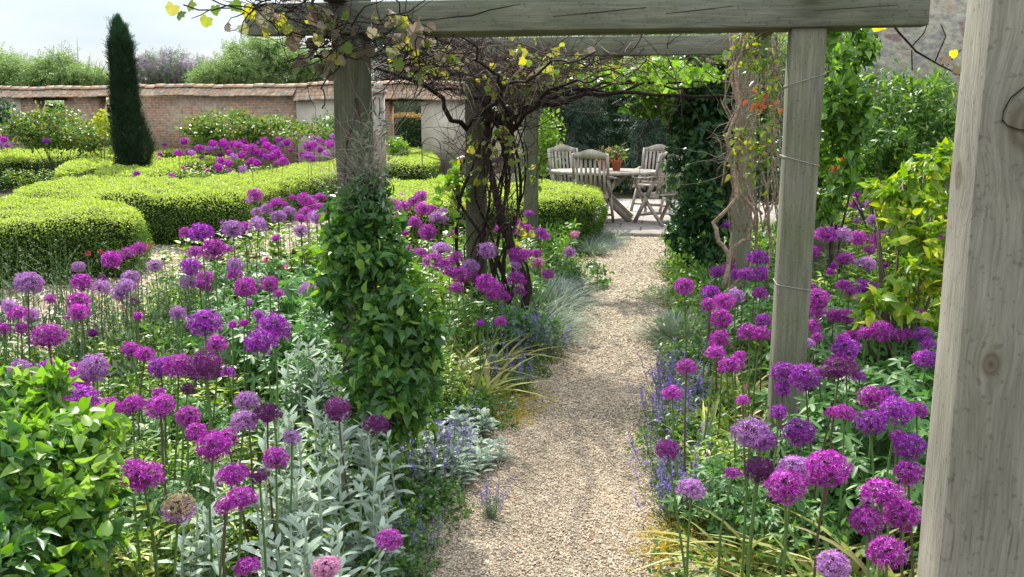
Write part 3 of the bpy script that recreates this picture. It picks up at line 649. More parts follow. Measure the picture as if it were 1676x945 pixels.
tree('garden_tree', 'lime green shrub tree showing over the wall right of the lilac', 'tree', Z(350, 190, 32.5), [blob(345, 126, 32.5, 70, 36, .9), blob(385, 122, 32.5, 90, 50, .9)], 2600, SPRIG, .28, G_HAZE, 1.6, group='trees beyond the garden wall')
tree('garden_tree', 'pale green airy tree with layered boughs behind the wall, left of the leafy post', 'tree', Z(460, 190, 33.5), [blob(440, 95, 33.5, 110, 52, 1.2), blob(490, 112, 33.5, 110, 50, 1.3), blob(400, 82, 33.5, 60, 18, .8), blob(520, 100, 33.5, 60, 60, 1), blob(432, 74, 33.5, 60, 16, .8), blob(455, 125, 33.5, 150, 36, 1)], 5200, SPRIG, .30, G_HAZE, 2.0, .14, group='trees beyond the garden wall', up=.9, nclump=26)
def droopy(name, label, base, crowns, n, size, mat, group=None):
    return tree(name, label, 'tree', base, crowns, n, SPRIGF, size, mat, 2.2, .16, group, .16, 60, .2, None, .3, 6, .9)
droopy('evergreen_tree', 'dark blue-green conifer above the wall doorway', Z(670, 190, 32), [blob(660, 100, 32, 200, 90, 1.6), blob(760, 90, 31, 160, 130, 1.6), blob(700, 60, 32, 200, 80, 1.4)], 6500, .42, G_DARKGREY)
droopy('evergreen_tree', 'drooping green tree seen through the wall doorway', Z(665, 190, 30.5), [blob(664, 185, 30.5, 120, 80, .8)], 2600, .3, G_HAZE2)
hr = hedge('clipped hedge with copper-brown top seen through the doorway', None, h=1.62, n_top=500, n_side=450, leaf=.07, world=[tuple(Z(x, 200, z_)[:2]) for x, z_ in ((600, 27.5), (730, 27), (735, 28.6), (600, 29))], mats=[G_BROWN, G_DARK, SOILIN], name='copper_hedge')
hedge('dark green hedge filling the gaps in the brick wall at far left', None, h=2.05, n_top=200, n_side=420, leaf=.09, world=[tuple(Z(x, 190, z_)[:2]) for x, z_ in ((-60, 31.2), (230, 29.8), (230, 30.8), (-60, 32.4))], mats=[G_HAZE, G_MID, SOILIN], name='boundary_hedge')
for px, zz, h_, w_, lab in ((830, 36, 190, 240, 'tall pale green tree beyond the wall behind the vine canopy'), (1010, 33, 200, 260, 'tall bright tree rising behind the patio evergreens'), (1200, 30, 220, 240, 'tall green tree behind the climber on the right posts'), (1330, 26, 190, 170, 'green tree behind the bare post beside the stone house')):
    tree('tall_tree', lab, 'tree', Z(px, 190, zz), [blob(px, 190-h_*.55, zz, w_, h_*.9, 1.8), blob(px-w_*.35, 150, zz, w_*.7, 110, 1.5), blob(px+w_*.35, 150, zz, w_*.7, 110, 1.5)], 5200, SPRIG, .42, G_HAZE, 3, .2, 'trees beyond the patio')
# evergreens behind the patio
for i, (px, cy, w_, h_, zz, m_, lab) in enumerate(((930, 215, 120, 190, 19.5, G_DARKGREY, 'dark evergreen behind the left patio chairs'), (1010, 190, 150, 230, 20.3, G_DARK, 'darkest evergreen behind the flower pots'), (1090, 200, 150, 220, 19.2, G_DARKGREY, 'grey-green drooping evergreen behind the right patio chairs'), (1200, 200, 170, 250, 19, G_DARK, 'dark evergreen behind the leafy climber'), (1340, 240, 200, 180, 13.2, G_DARK, 'dark bush behind the bare post'))):
    z0 = zz
    tree('evergreen_tree', lab, 'tree', Z(px, 190, z0), [blob(px, cy, z0, w_, h_, 1.0), blob(px+15, cy-40, z0+.3, w_*.8, h_*.8, .9), blob(px-20, cy+50, z0-.2, w_, h_*.6, .9)], 5200, SPRIGF, .26, m_, 1.6, .1, 'evergreens around the patio', .14, 70, .2, None, .5, 5, .6)
tree('light_shrub', 'light green shrub behind the left patio chair, beside the vine', 'shrub', Z(890, 260, 15.8), [blob(895, 225, 15.8, 60, 110, .5), blob(880, 270, 15.8, 60, 70, .5)], 1500, LF_SMALL, .09, G_BRIGHT, .5, .04, None, .2, 20)
# yew column
yb = Z(211, 190, 18.0); yb.z = 0
yw = thing('yew_column', yb, 'tall dark clipped yew column with a bulge low on its side', 'tree')
prof = [(0, .30), (.5, .34), (.95, .40), (1.15, .42), (1.4, .36), (1.8, .31), (2.2, .30), (2.6, .28), (3.0, .26), (3.2, .20), (3.38, .07)]
mb = MB(); mb.tube([(0, 0, 0), (0, 0, 1.2), (-.04, 0, 2.9)], [.09, .07, .03], 8); mb.build('trunk', TRUNK, yw)
mb = MB(); k = 15000
zz_ = RNG.random(k)**.95*3.38; rad = np.interp(zz_, [p[0] for p in prof], [p[1] for p in prof]); th = RNG.uniform(0, 2*math.pi, k)
lob = 1+.12*np.sin(3*th+zz_*2.2)+.06*np.sin(7*th-zz_*3)+.05*np.sin(zz_*9+th*2)+.07*np.sin(zz_*23+th*5)*np.sin(th*9); bul = .13*np.exp(-((zz_-1.0)/.33)**2)*np.clip(np.cos(th), 0, 1)
rr = rad*.68*lob*RNG.uniform(.80, 1.06, k)+bul; cxx = -.10*np.clip(zz_-.8, 0, 9)/2.5+ (zz_ > 2.9)*np.where(np.sin(th*1.0) > 0, -.02, .05)
P = np.column_stack([cxx+rr*np.cos(th), rr*np.sin(th), zz_*(1+.02*np.sin(th*4))]); N = np.column_stack([np.cos(th), np.sin(th), np.full(k, .2)])+RNG.normal(size=(k, 3))*.5
tipm = zz_ > 3.0
mb.scatter(SPRIGF, P[~tipm], RNG.normal(size=((~tipm).sum(), 3))*.5+np.array([0, 0, 1.2])+N[~tipm]*.5, N[~tipm], RNG.uniform(.05, .19, (~tipm).sum()), 0)
mb.scatter(SPRIGF, P[tipm], RNG.normal(size=(tipm.sum(), 3))*.4+np.array([0, 0, 1.4]), N[tipm], RNG.uniform(.07, .14, tipm.sum()), 1)
mb.tube([(0, 0, .1), (0, 0, 1), (-.04, 0, 2), (-.08, 0, 3.1)], [.17, .21, .15, .06], 10, 2)
for dx, zt in ((-.19, 3.42), (.05, 3.32), (-.12, 3.30)):
    q = np.column_stack([RNG.normal(dx-.0, .05, 260), RNG.normal(0, .05, 260), RNG.uniform(3.0, zt, 260)]); mb.scatter(SPRIGF, q, RNG.normal(size=(260, 3))*.3+np.array([0, 0, 1.4]), rdir(260), RNG.uniform(.05, .1, 260), 1)
mb.build('foliage', [YEW, G_DARK, SOILIN], yw)
# rose bushes under the wall
def bush(name, label, cat, blobs, n, T_, size, mats, stems=8, clump=.2, nclump=50, group=None, mixm=None, shell=.5, sm=TRUNK, up=.6, droop=0., zmin=.02):
    c = np.mean([b[0] for b in blobs], 0); base = Vector((c[0], c[1], 0)); r = thing(name, base, label, cat, group)
    bl = [(b[0]-np.array(base), b[1]) for b in blobs]
    mb = MB()
    for i in range(stems):
        b = bl[i % len(bl)]; e = b[0]+rdir(1)[0]*b[1]*.75; s = Vector((random.uniform(-.12, .12), random.uniform(-.08, .08), 0)); e = Vector(e)
        mb.tube([s, s.lerp(e, .5)+Vector((0, 0, .08)), e], [.012, .009, .004], 5)
    mb.build('stem', sm, r)
    mb = MB(); cloud(mb, bl, n, T_, size, 0, clump, nclump, shell, up, droop, mixm=mixm, zmin=zmin); mb.build('foliage', mats, r)
    return r
bush('rose_bush', 'broad leafy rose bush under the wall left of the yew', 'bush', [blob(85, 210, 21.5, 140, 62, .8), blob(140, 222, 21.3, 110, 50, .7), blob(40, 215, 21.6, 70, 46, .6)], 6500, LF_SMALL, .085, [G_ROSE, G_MID], 10, .17, 80, mixm=(1, .3))
bush('rose_bush', 'wide rounded bush under the wall above the far allium drift', 'bush', [blob(370, 210, 21, 130, 52, .8), blob(450, 216, 21, 150, 46, .8), blob(335, 222, 20.9, 70, 40, .6), blob(430, 200, 21.2, 80, 34, .6)], 7500, LF_SMALL, .085, [G_ROSE, G_MID], 10, .17, 80, mixm=(1, .3))
bush('small_shrub', 'small dark shrub against the plaster behind the leafy post', 'shrub', [blob(540, 210, 22.5, 50, 50, .4)], 900, LF_SMALL, .08, [G_MID], 4)
bush('leafy_shrub', 'bright green shrub at the doorway foot', 'shrub', [blob(652, 240, 22, 34, 30, .35)], 600, LF_SMALL, .1, [G_BRIGHT], 4)
bush('shadow_bush', 'dark bush added as shadow on the plaster at the far left end of the wall', 'shrub', [blob(-5, 185, 25.5, 60, 44, .4)], 900, LF_SMALL, .1, [G_DARK], 4)  # leaf clump added where the plaster is only in shadow
bush('leafy_shrub', 'small yellow-green shrub left of the yew under the wall gap', 'shrub', [blob(168, 205, 20.5, 20, 40, .2)], 300, LF_SMALL, .09, [G_YELLOW], 3)
# garden hoop and post beyond the hedge
hp = Z(706, 250, 19); mb = MB(); mb.tube([(hp.x+math.cos(a)*.2, hp.y, .5+.45+math.sin(a)*.22) for a in [math.pi*i/10 for i in range(11)]], .012, 5)
for s in (-1, 1): mb.tube([(hp.x+s*.2, hp.y, 0), (hp.x+s*.2, hp.y, .95)], .012, 5)
tag(mb.build('metal_hoop', plain('rusty_iron', (.16,.08,.05), .7, .4, col2=(.06,.05,.05))), 'dark iron plant hoop in front of the plastered wall', 'hoop')
hp = Z(622, 240, 17.5); r = thing('finial_post', (hp.x, hp.y, 0), 'pale wooden post with dark hooks behind the leafy post', 'post')
mb = MB(); mb.box((-.09, -.09, 0), (.09, .09, 2.02)); mb.build('shaft', W_TEAK, r)
mb = MB(); mb.box((-.13, -.13, 2.023), (.13, .13, 2.09)); mb.tube([(0, 0, 2.09), (0, 0, 2.13), (0, 0, 2.2), (0, 0, 2.23)], [.05, .09, .08, .02], 8); mb.build('cap', W_TEAK, r)
for s in (-1, 1):
    mb = MB(); mb.tube([(s*.03, -.10, 1.95), (s*.06, -.14, 1.9), (s*.055, -.13, 1.7), (s*.03, -.10, 1.62)], .012, 5); mb.build('hook', TIMBER, r)
# ================================================================== FURNITURE
TZ = .735
tc_ = G(985, 287, TZ); TX, TY = tc_.x+.02, tc_.y+.25
def slat_ring():
    mb = MB(); a, b = .80, .62; n = 13
    for i in range(n):
        y0 = -b+2*b*i/n+.004; y1 = -b+2*b*(i+1)/n-.004; ym = (y0+y1)/2
        for_y = lambda y: a*math.sqrt(max(0, 1-(y/b)**2))
        xs0, xs1 = for_y(y0), for_y(y1)
        V = [(-xs0,y0,0),(xs0,y0,0),(xs1,y1,0),(-xs1,y1,0)]; V += [(x, y, .025) for x, y, z in V]
        mb.add(V, np.array([(0,3,2,1),(4,5,6,7),(0,1,5,4),(1,2,6,5),(2,3,7,6),(3,0,4,7)]))
    k = 40
    ring = [(math.cos(2*math.pi*i/k), math.sin(2*math.pi*i/k)) for i in range(k)]
    V = []
    for rr, z in ((1.02, -.012), (1.02, .028), (.93, .028), (.93, -.012)): V += [(x*a*rr, y*b*rr, z) for x, y in ring]
    mb.add(V, [(j*k+i, j*k+(i+1) % k, ((j+1) % 4)*k+(i+1) % k, ((j+1) % 4)*k+i) for j in range(4) for i in range(k)])
    return mb
tb = thing('garden_table', (TX, TY, .055), 'oval slatted silvery teak table with crossed legs on the patio', 'table', None, 0)
o = slat_ring().build('table_top', W_TEAK, tb); o.location = (0, 0, .71)
for s in (-1, 1):
    for q in (-1, 1):
        mb = MB(); mb.bar((-.42*q, s*.30+q*.022, .0), (.34*q, s*.30+q*.022, .70), .045, .085, (1, 0, .9)); mb.build('leg', W_TEAK, tb)
mb = MB(); mb.bar((-.04, -.34, .37), (-.04, .34, .37), .04, .06); mb.build('stretcher', W_TEAK, tb)
def chair(label):
    """folding slatted garden armchair, back towards -y, front +y"""
    r = thing('garden_chair', (0, 0, 0), label, 'chair', 'teak garden chairs around the oval table')
    for s in (-1, 1):
        mb = MB(); pts = [(s*.25, .28, 0), (s*.25, .02, .40), (s*.25, -.16, .66), (s*.25, -.26, 1.02)]
        for a, b in zip(pts, pts[1:]): mb.bar(a, b, .032, .05, (0, 1, .5))
        mb.build('back_post', W_TEAK, r)
        mb = MB(); mb.bar((s*.215, -.30, 0), (s*.215, .20, .44), .03, .045, (0, 1, .5)); mb.bar((s*.215, .20, .44), (s*.265, .27, .63), .03, .04, (0, 1, .5)); mb.build('leg', W_TEAK, r)
        mb = MB()
        P = [(s*.285, -.20, .70), (s*.285, -.05, .675), (s*.285, .15, .665), (s*.285, .30, .65), (s*.285, .33, .62)]
        for a, b in zip(P, P[1:]): mb.bar(a, b, .055, .026)
        mb.build('armrest', W_TEAK, r)
    mb = MB()
    for i in range(7): mb.box((-.235, -.17+i*.063, .42), (.235, -.12+i*.063, .438))
    mb.box((-.235, -.18, .385), (-.20, .28, .418)); mb.box((.20, -.18, .385), (.235, .28, .418)); mb.build('seat', W_TEAK, r)
    mb = MB()
    for i in range(7):
        x = -.198+i*.066; mb.bar((x, -.135, .46), (x, -.255+.006, .97), .034, .014, (0, 1, .2))
    mb.build('back_slats', W_TEAK, r)
    mb = MB(); n = 12; V = []
    for i in range(n+1):
        u = -1+2*i/n; x = u*.233; zt = 1.03+.055*math.cos(u*math.pi*.5)**2*1.0-.0; zb = .955
        for y, z in ((-.275, zb), (-.275, zt), (-.25, zt), (-.25, zb)): V.append((x, y, z))
    mb.add(V, [(i*4+j, i*4+4+j, i*4+4+(j+1) % 4, i*4+(j+1) % 4) for i in range(n) for j in range(4)]+[(0,1,2,3), (n*4+3,n*4+2,n*4+1,n*4)])
    mb.build('back_rail', W_TEAK, r)
    mb = MB(); mb.bar((-.233, -.125, .455), (.233, -.125, .455), .022, .05); mb.build('lower_rail', W_TEAK, r)
    mb = MB(); mb.bar((-.21, -.24, .06), (.21, -.24, .06), .02, .03); mb.build('stretcher', W_TEAK, r)
    mb = MB(); mb.bar((-.24, .2, .12), (.24, .2, .12), .02, .03); mb.build('stretcher', W_TEAK, r)
    return r
proto = chair('slatted teak chair at the near left of the table, its back to the path')
seats = [((970, 373), R_(-8), None), ((1080, 372), R_(42), 'slatted teak chair turned sideways at the near right of the table by the dark climber'),
         ((930, 352), R_(-150), 'slatted teak chair at the far left of the table facing the path'), ((1066, 350), R_(160), 'slatted teak chair at the far right of the table behind the flower pots')]
for i, ((px, py), rz, lab) in enumerate(seats):
    p = G(px, py); loc = (p.x, p.y, .055)
    if i == 0: proto.location = loc; proto.rotation_euler = (0, 0, rz)
    else: dup(proto, loc, rz, 1, lab)
TERRA = plain('terracotta', (.48,.15,.07), .85, .2, col2=(.38,.12,.06), scale=9)
for px, dy, lab, cols in ((1009, .0, 'terracotta pot with reddish flowering plant on the oval table', True), (985, .12, 'terracotta pot half hidden behind a chair back on the oval table', False)):
    p = Z(px, 277, PX((TX, TY, .8))[2]); r = thing('flower_pot', (p.x, TY+dy, .792), lab, 'flower pot', 'terracotta pots on the table')
    mb = MB(); n = 16; pr_ = [(.0, 0), (.055, 0), (.078, .13), (.09, .13), (.09, .165), (.078, .165), (.07, .12), (0, .12)]; V = []
    for rr, z in pr_: V += [(rr*math.cos(2*math.pi*i/n), rr*math.sin(2*math.pi*i/n), z) for i in range(n)]
    mb.add(V, [(j*n+i, j*n+(i+1) % n, (j+1)*n+(i+1) % n, (j+1)*n+i) for j in range(len(pr_)-1) for i in range(n)]); mb.build('pot', TERRA, r, True)
    mb = MB(); cloud(mb, [(np.array([0, 0, .23]), np.array([.13, .13, .10]))], 260, LF_LANCE, .075, 0, .2, 20, .4, mixm=(1, .35))
    for i in range(9): a = rdir(1)[0]*.12; mb.tube([(0, 0, .14), (a[0]*.5, a[1]*.5, .24), (a[0]*1.1, a[1]*1.1, .3+abs(a[2])*.7)], .003, 4, 2)
    mb.build('plant', [G_ROSE, plain('wine_leaf', (.16,.03,.05), .6), STEM_R], r)
# ================================================================== CLIMBERS
def wander(a, b, n=10, amp=.05, twist=0, rad=.1):
    a = Vector(a); b = Vector(b); P = []; ph = random.uniform(0, 6.28); w1 = Vector(rdir(1)[0]); w2 = Vector(rdir(1)[0])
    for i in range(n+1):
        t = i/n; e = math.sin(math.pi*t)**.5 if 0 < t < 1 else 0
        p = a.lerp(b, t)+(w1*math.sin(t*9+ph)+w2*math.sin(t*17+ph*2)*.5)*amp*e
        if twist: p += Vector((math.cos(twist*t*6.28+ph), math.sin(twist*t*6.28+ph), 0))*rad*min(1, 4*t)
        P.append(p)
    return P
def twigs(mb, blobs, n, L=(.15, .5), r=(.002, .005), m=0, bias=(0, 0, 0), k=4):
    for i in range(n):
        c, rr = blobs[RNG.integers(len(blobs))]; p = Vector(c+rdir(1)[0]*rr*RNG.random()**.4); d = Vector(rdir(1)[0]*np.array([1, 1, .45]))+Vector(bias); l = random.uniform(*L)
        P = [p]; rad = random.uniform(*r)
        for j in range(5): d = (d.normalized()+Vector(rdir(1)[0])*.42); P.append(P[-1]+d.normalized()*l/5)
        mb.tube(P, [rad*(1-.12*j) for j in range(6)], k, m, cap=False)
# --- leafy post: clematis, pyramid of heart leaves, wispy grey stems above
b0 = np.array([XL-.06, 4.1, 0])
cl = thing('clematis', tuple(b0), 'leafy green clematis smothering the near left pergola post, bushiest low down', 'climber')
zc = 4.02
CB = [blob(640, 610, 3.95, 150, 200, .26), blob(610, 480, 4.0, 170, 170, .24), blob(595, 395, 4.02, 130, 130, .2), blob(665, 540, 3.9, 110, 200, .2), blob(590, 335, 4.05, 92, 100, .16), blob(650, 660, 3.85, 120, 110, .2)]
rel = lambda bl, b: [(q[0]-b, q[1]) for q in bl]
mb = MB()
for i in range(9): mb.tube(wander((random.uniform(-.12, .2), random.uniform(-.15, 0), 0), (random.uniform(-.1, .12), -.1, random.uniform(1.0, 1.7)), 12, .06, 1, .06), .006, 5)
mb.build('stem', TWIG, cl)
mb = MB(); cloud(mb, rel(CB[:4]+CB[5:], b0), 5400, LF_HEART, .044, 0, .12, 170, .5, .15, .6, .55, mixm=(1, .22))
cloud(mb, rel([CB[4], CB[2]], b0), 1500, LF_HEART, .034, 0, .18, 50, .6, .2, .5, .4)
cloud(mb, rel([blob(548, 430, 4.0, 90, 130, .2), blob(700, 470, 3.9, 50, 120, .12)], b0), 420, LF_HEART, .04, 1, .16, 30, .5, .3, .3)
mb.build('foliage', [G_CLEM, G_CLEMB], cl)
mb = MB(); wb = rel([blob(608, 255, 3.95, 60, 130, .08), blob(600, 325, 4.0, 90, 100, .13), blob(592, 290, 3.95, 60, 90, .08)], b0)
twigs(mb, wb, 130, (.12, .34), (.0012, .0024), 0, (0, 0, .6), 3)
cloud(mb, wb, 800, LF_LANCE, .032, 1, .2, 40, .3, .3, 0, .4)
mb.build('dry_shoots', [TWIG_L, G_GREY], cl)
# --- big old vine on the second left post
vb = np.array([XL+.05, 6.85, 0])
vine = thing('grape_vine', tuple(vb), 'old dark gnarled grapevine twisting up the second left post into a tangled canopy', 'vine')
mb = MB()
base = Vector((.12, -.25, 0)); fork = [(-.02, -.1, 1.55), (.1, -.2, 1.6), (.2, -.12, 1.5), (-.16, -.05, 1.5), (.02, .1, 1.55), (.15, .05, 1.62)]
mb.tube([base, base+Vector((.17, -.06, .12)), base+Vector((.22, -.02, .35)), base+Vector((.1, 0, .62)), base+Vector((-.02, .05, .95)), (0, -.1, 1.3), (0, -.05, 1.75)], [.042, .036, .03, .03, .026, .024, .022], 7)
for i in range(17):
    s = base+Vector((random.uniform(-.2, .12), random.uniform(-.12, .12), 0)); f = Vector(random.choice(fork))+Vector(rdir(1)[0])*.08
    rr = random.choice((.006, .008, .011, .016)); P = wander(s, f, 14, .05, random.choice((-1, 1))*random.uniform(.5, 1.2), random.uniform(.08, .2)); mb.tube(P, [rr*(1-.025*j)*(1+.12*math.sin(j*2.1)) for j in range(len(P))], 6)
mb.build('trunk', BARK, vine)
mb = MB()
arms = [((1.75, -.05, 1.74), .022), ((.95, -.9, 1.86), .014), ((1.3, .9, 1.86), .014), ((-.5, -2.0, 1.93), .016), ((.3, -2.3, 1.98), .014), ((-.7, .6, 1.85), .014), ((.6, 1.6, 1.9), .014), ((1.85, 1.8, 1.9), .014), ((.9, -1.6, 1.95), .012), ((-.6, -.9, 1.86), .014), ((1.6, .5, 1.82), .016)]
for e, rr in arms:
    f = Vector(random.choice(fork)); e = Vector(e); mid = f.lerp(e, .4)+Vector((0, 0, .14)); P = wander(f, mid, 6, .04)+wander(mid, e, 8, .05)[1:]; mb.tube(P, [rr*1.25*(1-.05*j) for j in range(len(P))], 6)
mb.build('arm', BARK, vine)
def wz(x0, x1, y0, y1, z0, z1): return (np.array([(x0+x1)/2, (y0+y1)/2, (z0+z1)/2])-vb, np.array([(x1-x0)/2, (y1-y0)/2, (z1-z0)/2]))
VB1 = [wz(-1.8, -1.1, 5.0, 6.9, 1.80, 2.12), wz(-1.6, -.7, 6.3, 7.4, 1.72, 2.1), wz(-1.5, -.9, 6.5, 7.2, 1.5, 1.95), wz(-1.6, -.5, 5.6, 7.6, 1.80, 2.1), wz(-1.1, .1, 6.4, 7.5, 1.84, 2.12), wz(-1.3, .5, 7.0, 9.2, 1.86, 2.12)]
mb = MB(); twigs(mb, VB1, 820, (.2, .65), (.002, .0055), 0); twigs(mb, VB1, 230, (.2, .6), (.0018, .0035), 1)
twigs(mb, [wz(-1.5, -1.0, 6.3, 7.1, .3, 1.6), wz(-1.65, -.85, 6.4, 7.0, .8, 1.6)], 150, (.2, .6), (.0018, .0045), 0, (0, 0, .7))
mb.build('twig_tangle', [TWIG, TWIG_L], vine)
mb = MB(); cloud(mb, VB1, 330, LF_VINE, .05, 0, .15, 60, .3, .3, .5, .4, mixm=(1, .2))
cloud(mb, [wz(-1.6, -.9, 6.3, 7.1, .6, 1.6)], 130, LF_VINE, .055, 0, .12, 20, .5, 0, .5)
cloud(mb, [wz(-1.62, -1.42, 6.3, 6.8, .7, 1.35)], 60, LF_VINE, .06, 2, .12, 9, .5, 0, .5)
cloud(mb, [wz(-.8, .5, 6.9, 9.6, 1.8, 2.05)], 600, LF_VINE, .065, 2, .15, 34, .3, .3, .4)
mb.build('foliage', [G_VINE, G_VINEDRY, G_CLEMB], vine)
# --- trailing vine over the near beam, top left
v2 = thing('vine_shoots', (-1.6, 3.95, 0), 'yellowing and dried vine leaves on trailing shoots over the near beam end, top left', 'vine')
c2 = np.array([-1.6, 3.95, 0])
VB2 = [blob(500, 25, 3.85, 130, 60, .16), blob(560, 60, 3.9, 100, 80, .14), blob(440, 12, 3.8, 110, 34, .12), blob(640, 55, 3.9, 120, 70, .12), blob(520, 85, 3.95, 70, 60, .12), blob(695, 90, 4.4, 110, 70, .2)]
mb = MB(); twigs(mb, rel(VB2, c2), 190, (.12, .4), (.0014, .004), 0); 
for a, b in (((520, 30), (300, 8)), ((500, 60), (320, -12)), ((560, 70), (470, 100)), ((700, 60), (620, -20)), ((545, 105), (505, 70)), ((650, 110), (700, 60)), ((540, 100), (527, 178))):
    mb.tube([q-Vector(c2) for q in wander(Z(*a, 3.9), Z(*b, 3.75), 9, .03)], .0032, 5)
twigs(mb, rel([blob(700, 95, 4.6, 150, 80, .3)], c2), 110, (.15, .4), (.0015, .004), 0)
mb.build('shoot', BARK, v2)
mb = MB(); cloud(mb, rel(VB2[:2]+VB2[3:], c2), 190, LF_VINE, .043, 1, .2, 40, .4, .1, .7, .4, mixm=(0, .3))
for px, py, s in ((285, 6, .075), (318, 2, .07), (340, 26, .07), (370, 40, .05), (300, 18, .06), (400, 12, .08), (425, 20, .09), (395, 40, .06), (455, 22, .08), (432, 45, .07), (470, 40, .06), (520, 55, .07), (380, 2, .07), (352, 8, .06), (562, 72, .065), (640, 75, .085), (650, 95, .075)):
    p = Z(px, py, 3.8)-Vector(c2); s *= .8; mb.scatter(LF_VINE, [p], [(random.uniform(-.9, .9), random.uniform(-.6, .4), -1)], [(random.uniform(-.7, .7), -1, .35)], [s], 0 if random.random() < .75 else 1)
for px, py, s in ((675, 38, .075), (684, 55, .07), (480, 60, .07), (510, 20, .07), (610, 45, .05)):
    p = Z(px, py, 3.8)-Vector(c2); mb.scatter(LF_VINE, [p], [(random.uniform(-.6, .6), .1, -1)], [(.1, -1, .35)], [s], 1)
mb.build('foliage', [G_VINE, G_VINEDRY], v2)
# --- shoot by the stone wall, top right
p0 = Z(1447, 20, 4.2); v3 = thing('vine_shoots', (p0.x, p0.y, 0), 'bare dark vine shoot with yellow leaves hanging before the stone house', 'vine'); c3 = Vector((p0.x, p0.y, 0))
mb = MB(); Q = [Z(*q, 4.1)-c3 for q in ((1447, 22), (1470, 52), (1500, 85), (1540, 108), (1575, 125))]; mb.tube(Q, [.006, .0055, .005, .004, .003], 6)
for q in (((1491, 78), (1512, 55), (1520, 33)), ((1540, 108), (1560, 96), (1572, 82)), ((1462, 42), (1490, 34), (1500, 22)), ((1492, 82), (1493, 115)), ((1530, 102), (1548, 60), (1540, 40))): mb.tube([Z(*a, 4.1)-c3 for a in q], [.003]*len(q), 5)
mb.build('shoot', BARK, v3)
mb = MB()
for px, py, s, m_ in ((1446, 28, .075, 0), (1478, 18, .08, 0), (1470, 28, .05, 0), (1545, 92, .05, 1), (1568, 108, .045, 1), (1560, 82, .04, 0), (1490, 22, .05, 0)): mb.scatter(LF_VINE, [Z(px, py, 4.08)-c3], [(random.uniform(-.7, .7), 0, -1)], [(.1, -1, .3)], [s], m_)
mb.build('foliage', [leafmat('lemon_leaf', [(.6,.55,.03),(.7,.62,.06)], .5, .5), G_VINEDRY], v3)
# --- honeysuckle on the second right post
hb = np.array([XR+.02, 6.3, 0]); hs = thing('honeysuckle', tuple(hb), 'pale woody honeysuckle stems looping up the middle right posts, a few red leaves', 'climber')
rz_ = 5.7
def HP(px, py, z=5.6): return Z(px, py, z)-Vector(hb)
mb = MB()
paths = [[(1185, 470), (1195, 420), (1178, 395), (1168, 365), (1205, 325), (1200, 280), (1190, 230), (1212, 170), (1205, 110), (1225, 60)],
         [(1200, 430), (1200, 405), (1225, 390), (1238, 350), (1212, 320), (1205, 270), (1215, 200), (1200, 130), (1215, 50)],
         [(1255, 470), (1262, 400), (1256, 330), (1245, 260), (1262, 200), (1268, 120), (1262, 60)],
         [(1222, 600), (1180, 545), (1165, 520), (1190, 480), (1230, 440), (1240, 380), (1235, 320), (1238, 250), (1225, 180), (1205, 120), (1190, 90)],
         [(1250, 350), (1232, 330), (1218, 290), (1222, 230), (1240, 180), (1262, 140), (1275, 100)],
         [(1270, 330), (1262, 250), (1278, 180), (1270, 60)], [(1180, 305), (1192, 250), (1185, 215), (1205, 180), (1200, 100)]]
for i, q in enumerate(paths):
    zz = 5.5+.12*(i % 4); P = []
    pts = [HP(a, b, zz+random.uniform(-.05, .05)) for a, b in q]
    for a, b in zip(pts, pts[1:]): P += [a.lerp(b, t)+Vector(rdir(1)[0])*.008 for t in (0, .33, .66)]
    P.append(pts[-1]); r0 = (.015, .013, .011, .013, .008, .007, .007)[i]; mb.tube(P, [r0*(1-.4*j/len(P)) for j in range(len(P))], 6)
for i in range(16):
    x = random.uniform(1195, 1270); mb.tube([HP(x+random.uniform(-14, 14), 380-j*42, 5.75+.03*j) for j in range(9)], .005, 5)
mb.build('stem', BARK_L, hs)
HBl = rel([blob(1225, 250, 5.6, 90, 130, .15), blob(1235, 80, 5.6, 90, 90, .2), blob(1255, 160, 5.6, 60, 140, .15)], hb)
mb = MB(); twigs(mb, HBl, 200, (.12, .35), (.0015, .003), 0); mb.build('twig', TWIG_L, hs)
mb = MB(); cloud(mb, HBl, 360, LF_HEART, .046, 0, .2, 60, .4, .2, .3, mixm=(1, .15))
for px, py in ((1240, 160), (1248, 178), (1256, 168), (1275, 172), (1283, 176), (1236, 172), (1228, 165), (1360, 272), (1368, 270)):
    for k_ in range(2): mb.scatter(LF_HEART, [HP(px+random.uniform(-9, 9), py+random.uniform(-14, 8), 5.3)], [(random.uniform(-1, 1), random.uniform(-.5, .5), -.7)], [(random.uniform(-.7, .7), -1, .3)], [random.uniform(.028, .045)], 2)
mb.build('foliage', [G_ROSE, G_YELLOW, G_RED], hs)
mb = MB(); 
# --- dark climber on the third right post
db = np.array([XR+.05, 9.85, 0]); dc = thing('dark_climber', tuple(db), 'dense dark green climber hanging over the third right post beside the patio', 'climber')
DB = rel([blob(1150, 250, 9.5, 110, 300, .4), blob(1165, 370, 9.3, 120, 150, .35), blob(1140, 150, 9.6, 110, 130, .5), blob(1200, 200, 9.6, 130, 280, .4), blob(1150, 420, 9.0, 70, 70, .2)], db)
mb = MB()
for i in range(8): mb.tube(wander((random.uniform(-.2, .2), random.uniform(-.2, .1), 0), (random.uniform(-.3, .3), 0, 1.9), 10, .08), .012, 5)
mb.build('stem', TWIG, dc)
mb = MB(); cloud(mb, DB, 6500, LF_HEART, .075, 0, .13, 170, .6, .35, .5, .35, mixm=(1, .16)); mb.build('foliage', [G_DARK, G_MID], dc)
db2 = np.array([.1, 9.7, 0]); tl = rel([blob(1060, 130, 9.6, 260, 50, .6), blob(1120, 110, 9.3, 200, 70, .6), blob(1075, 165, 9.6, 110, 60, .4), blob(980, 120, 9.4, 200, 40, .5)], db2)
oc = thing('overhead_climber', tuple(db2), 'sunlit bright green climber leaves over the far pergola beams above the patio', 'climber')
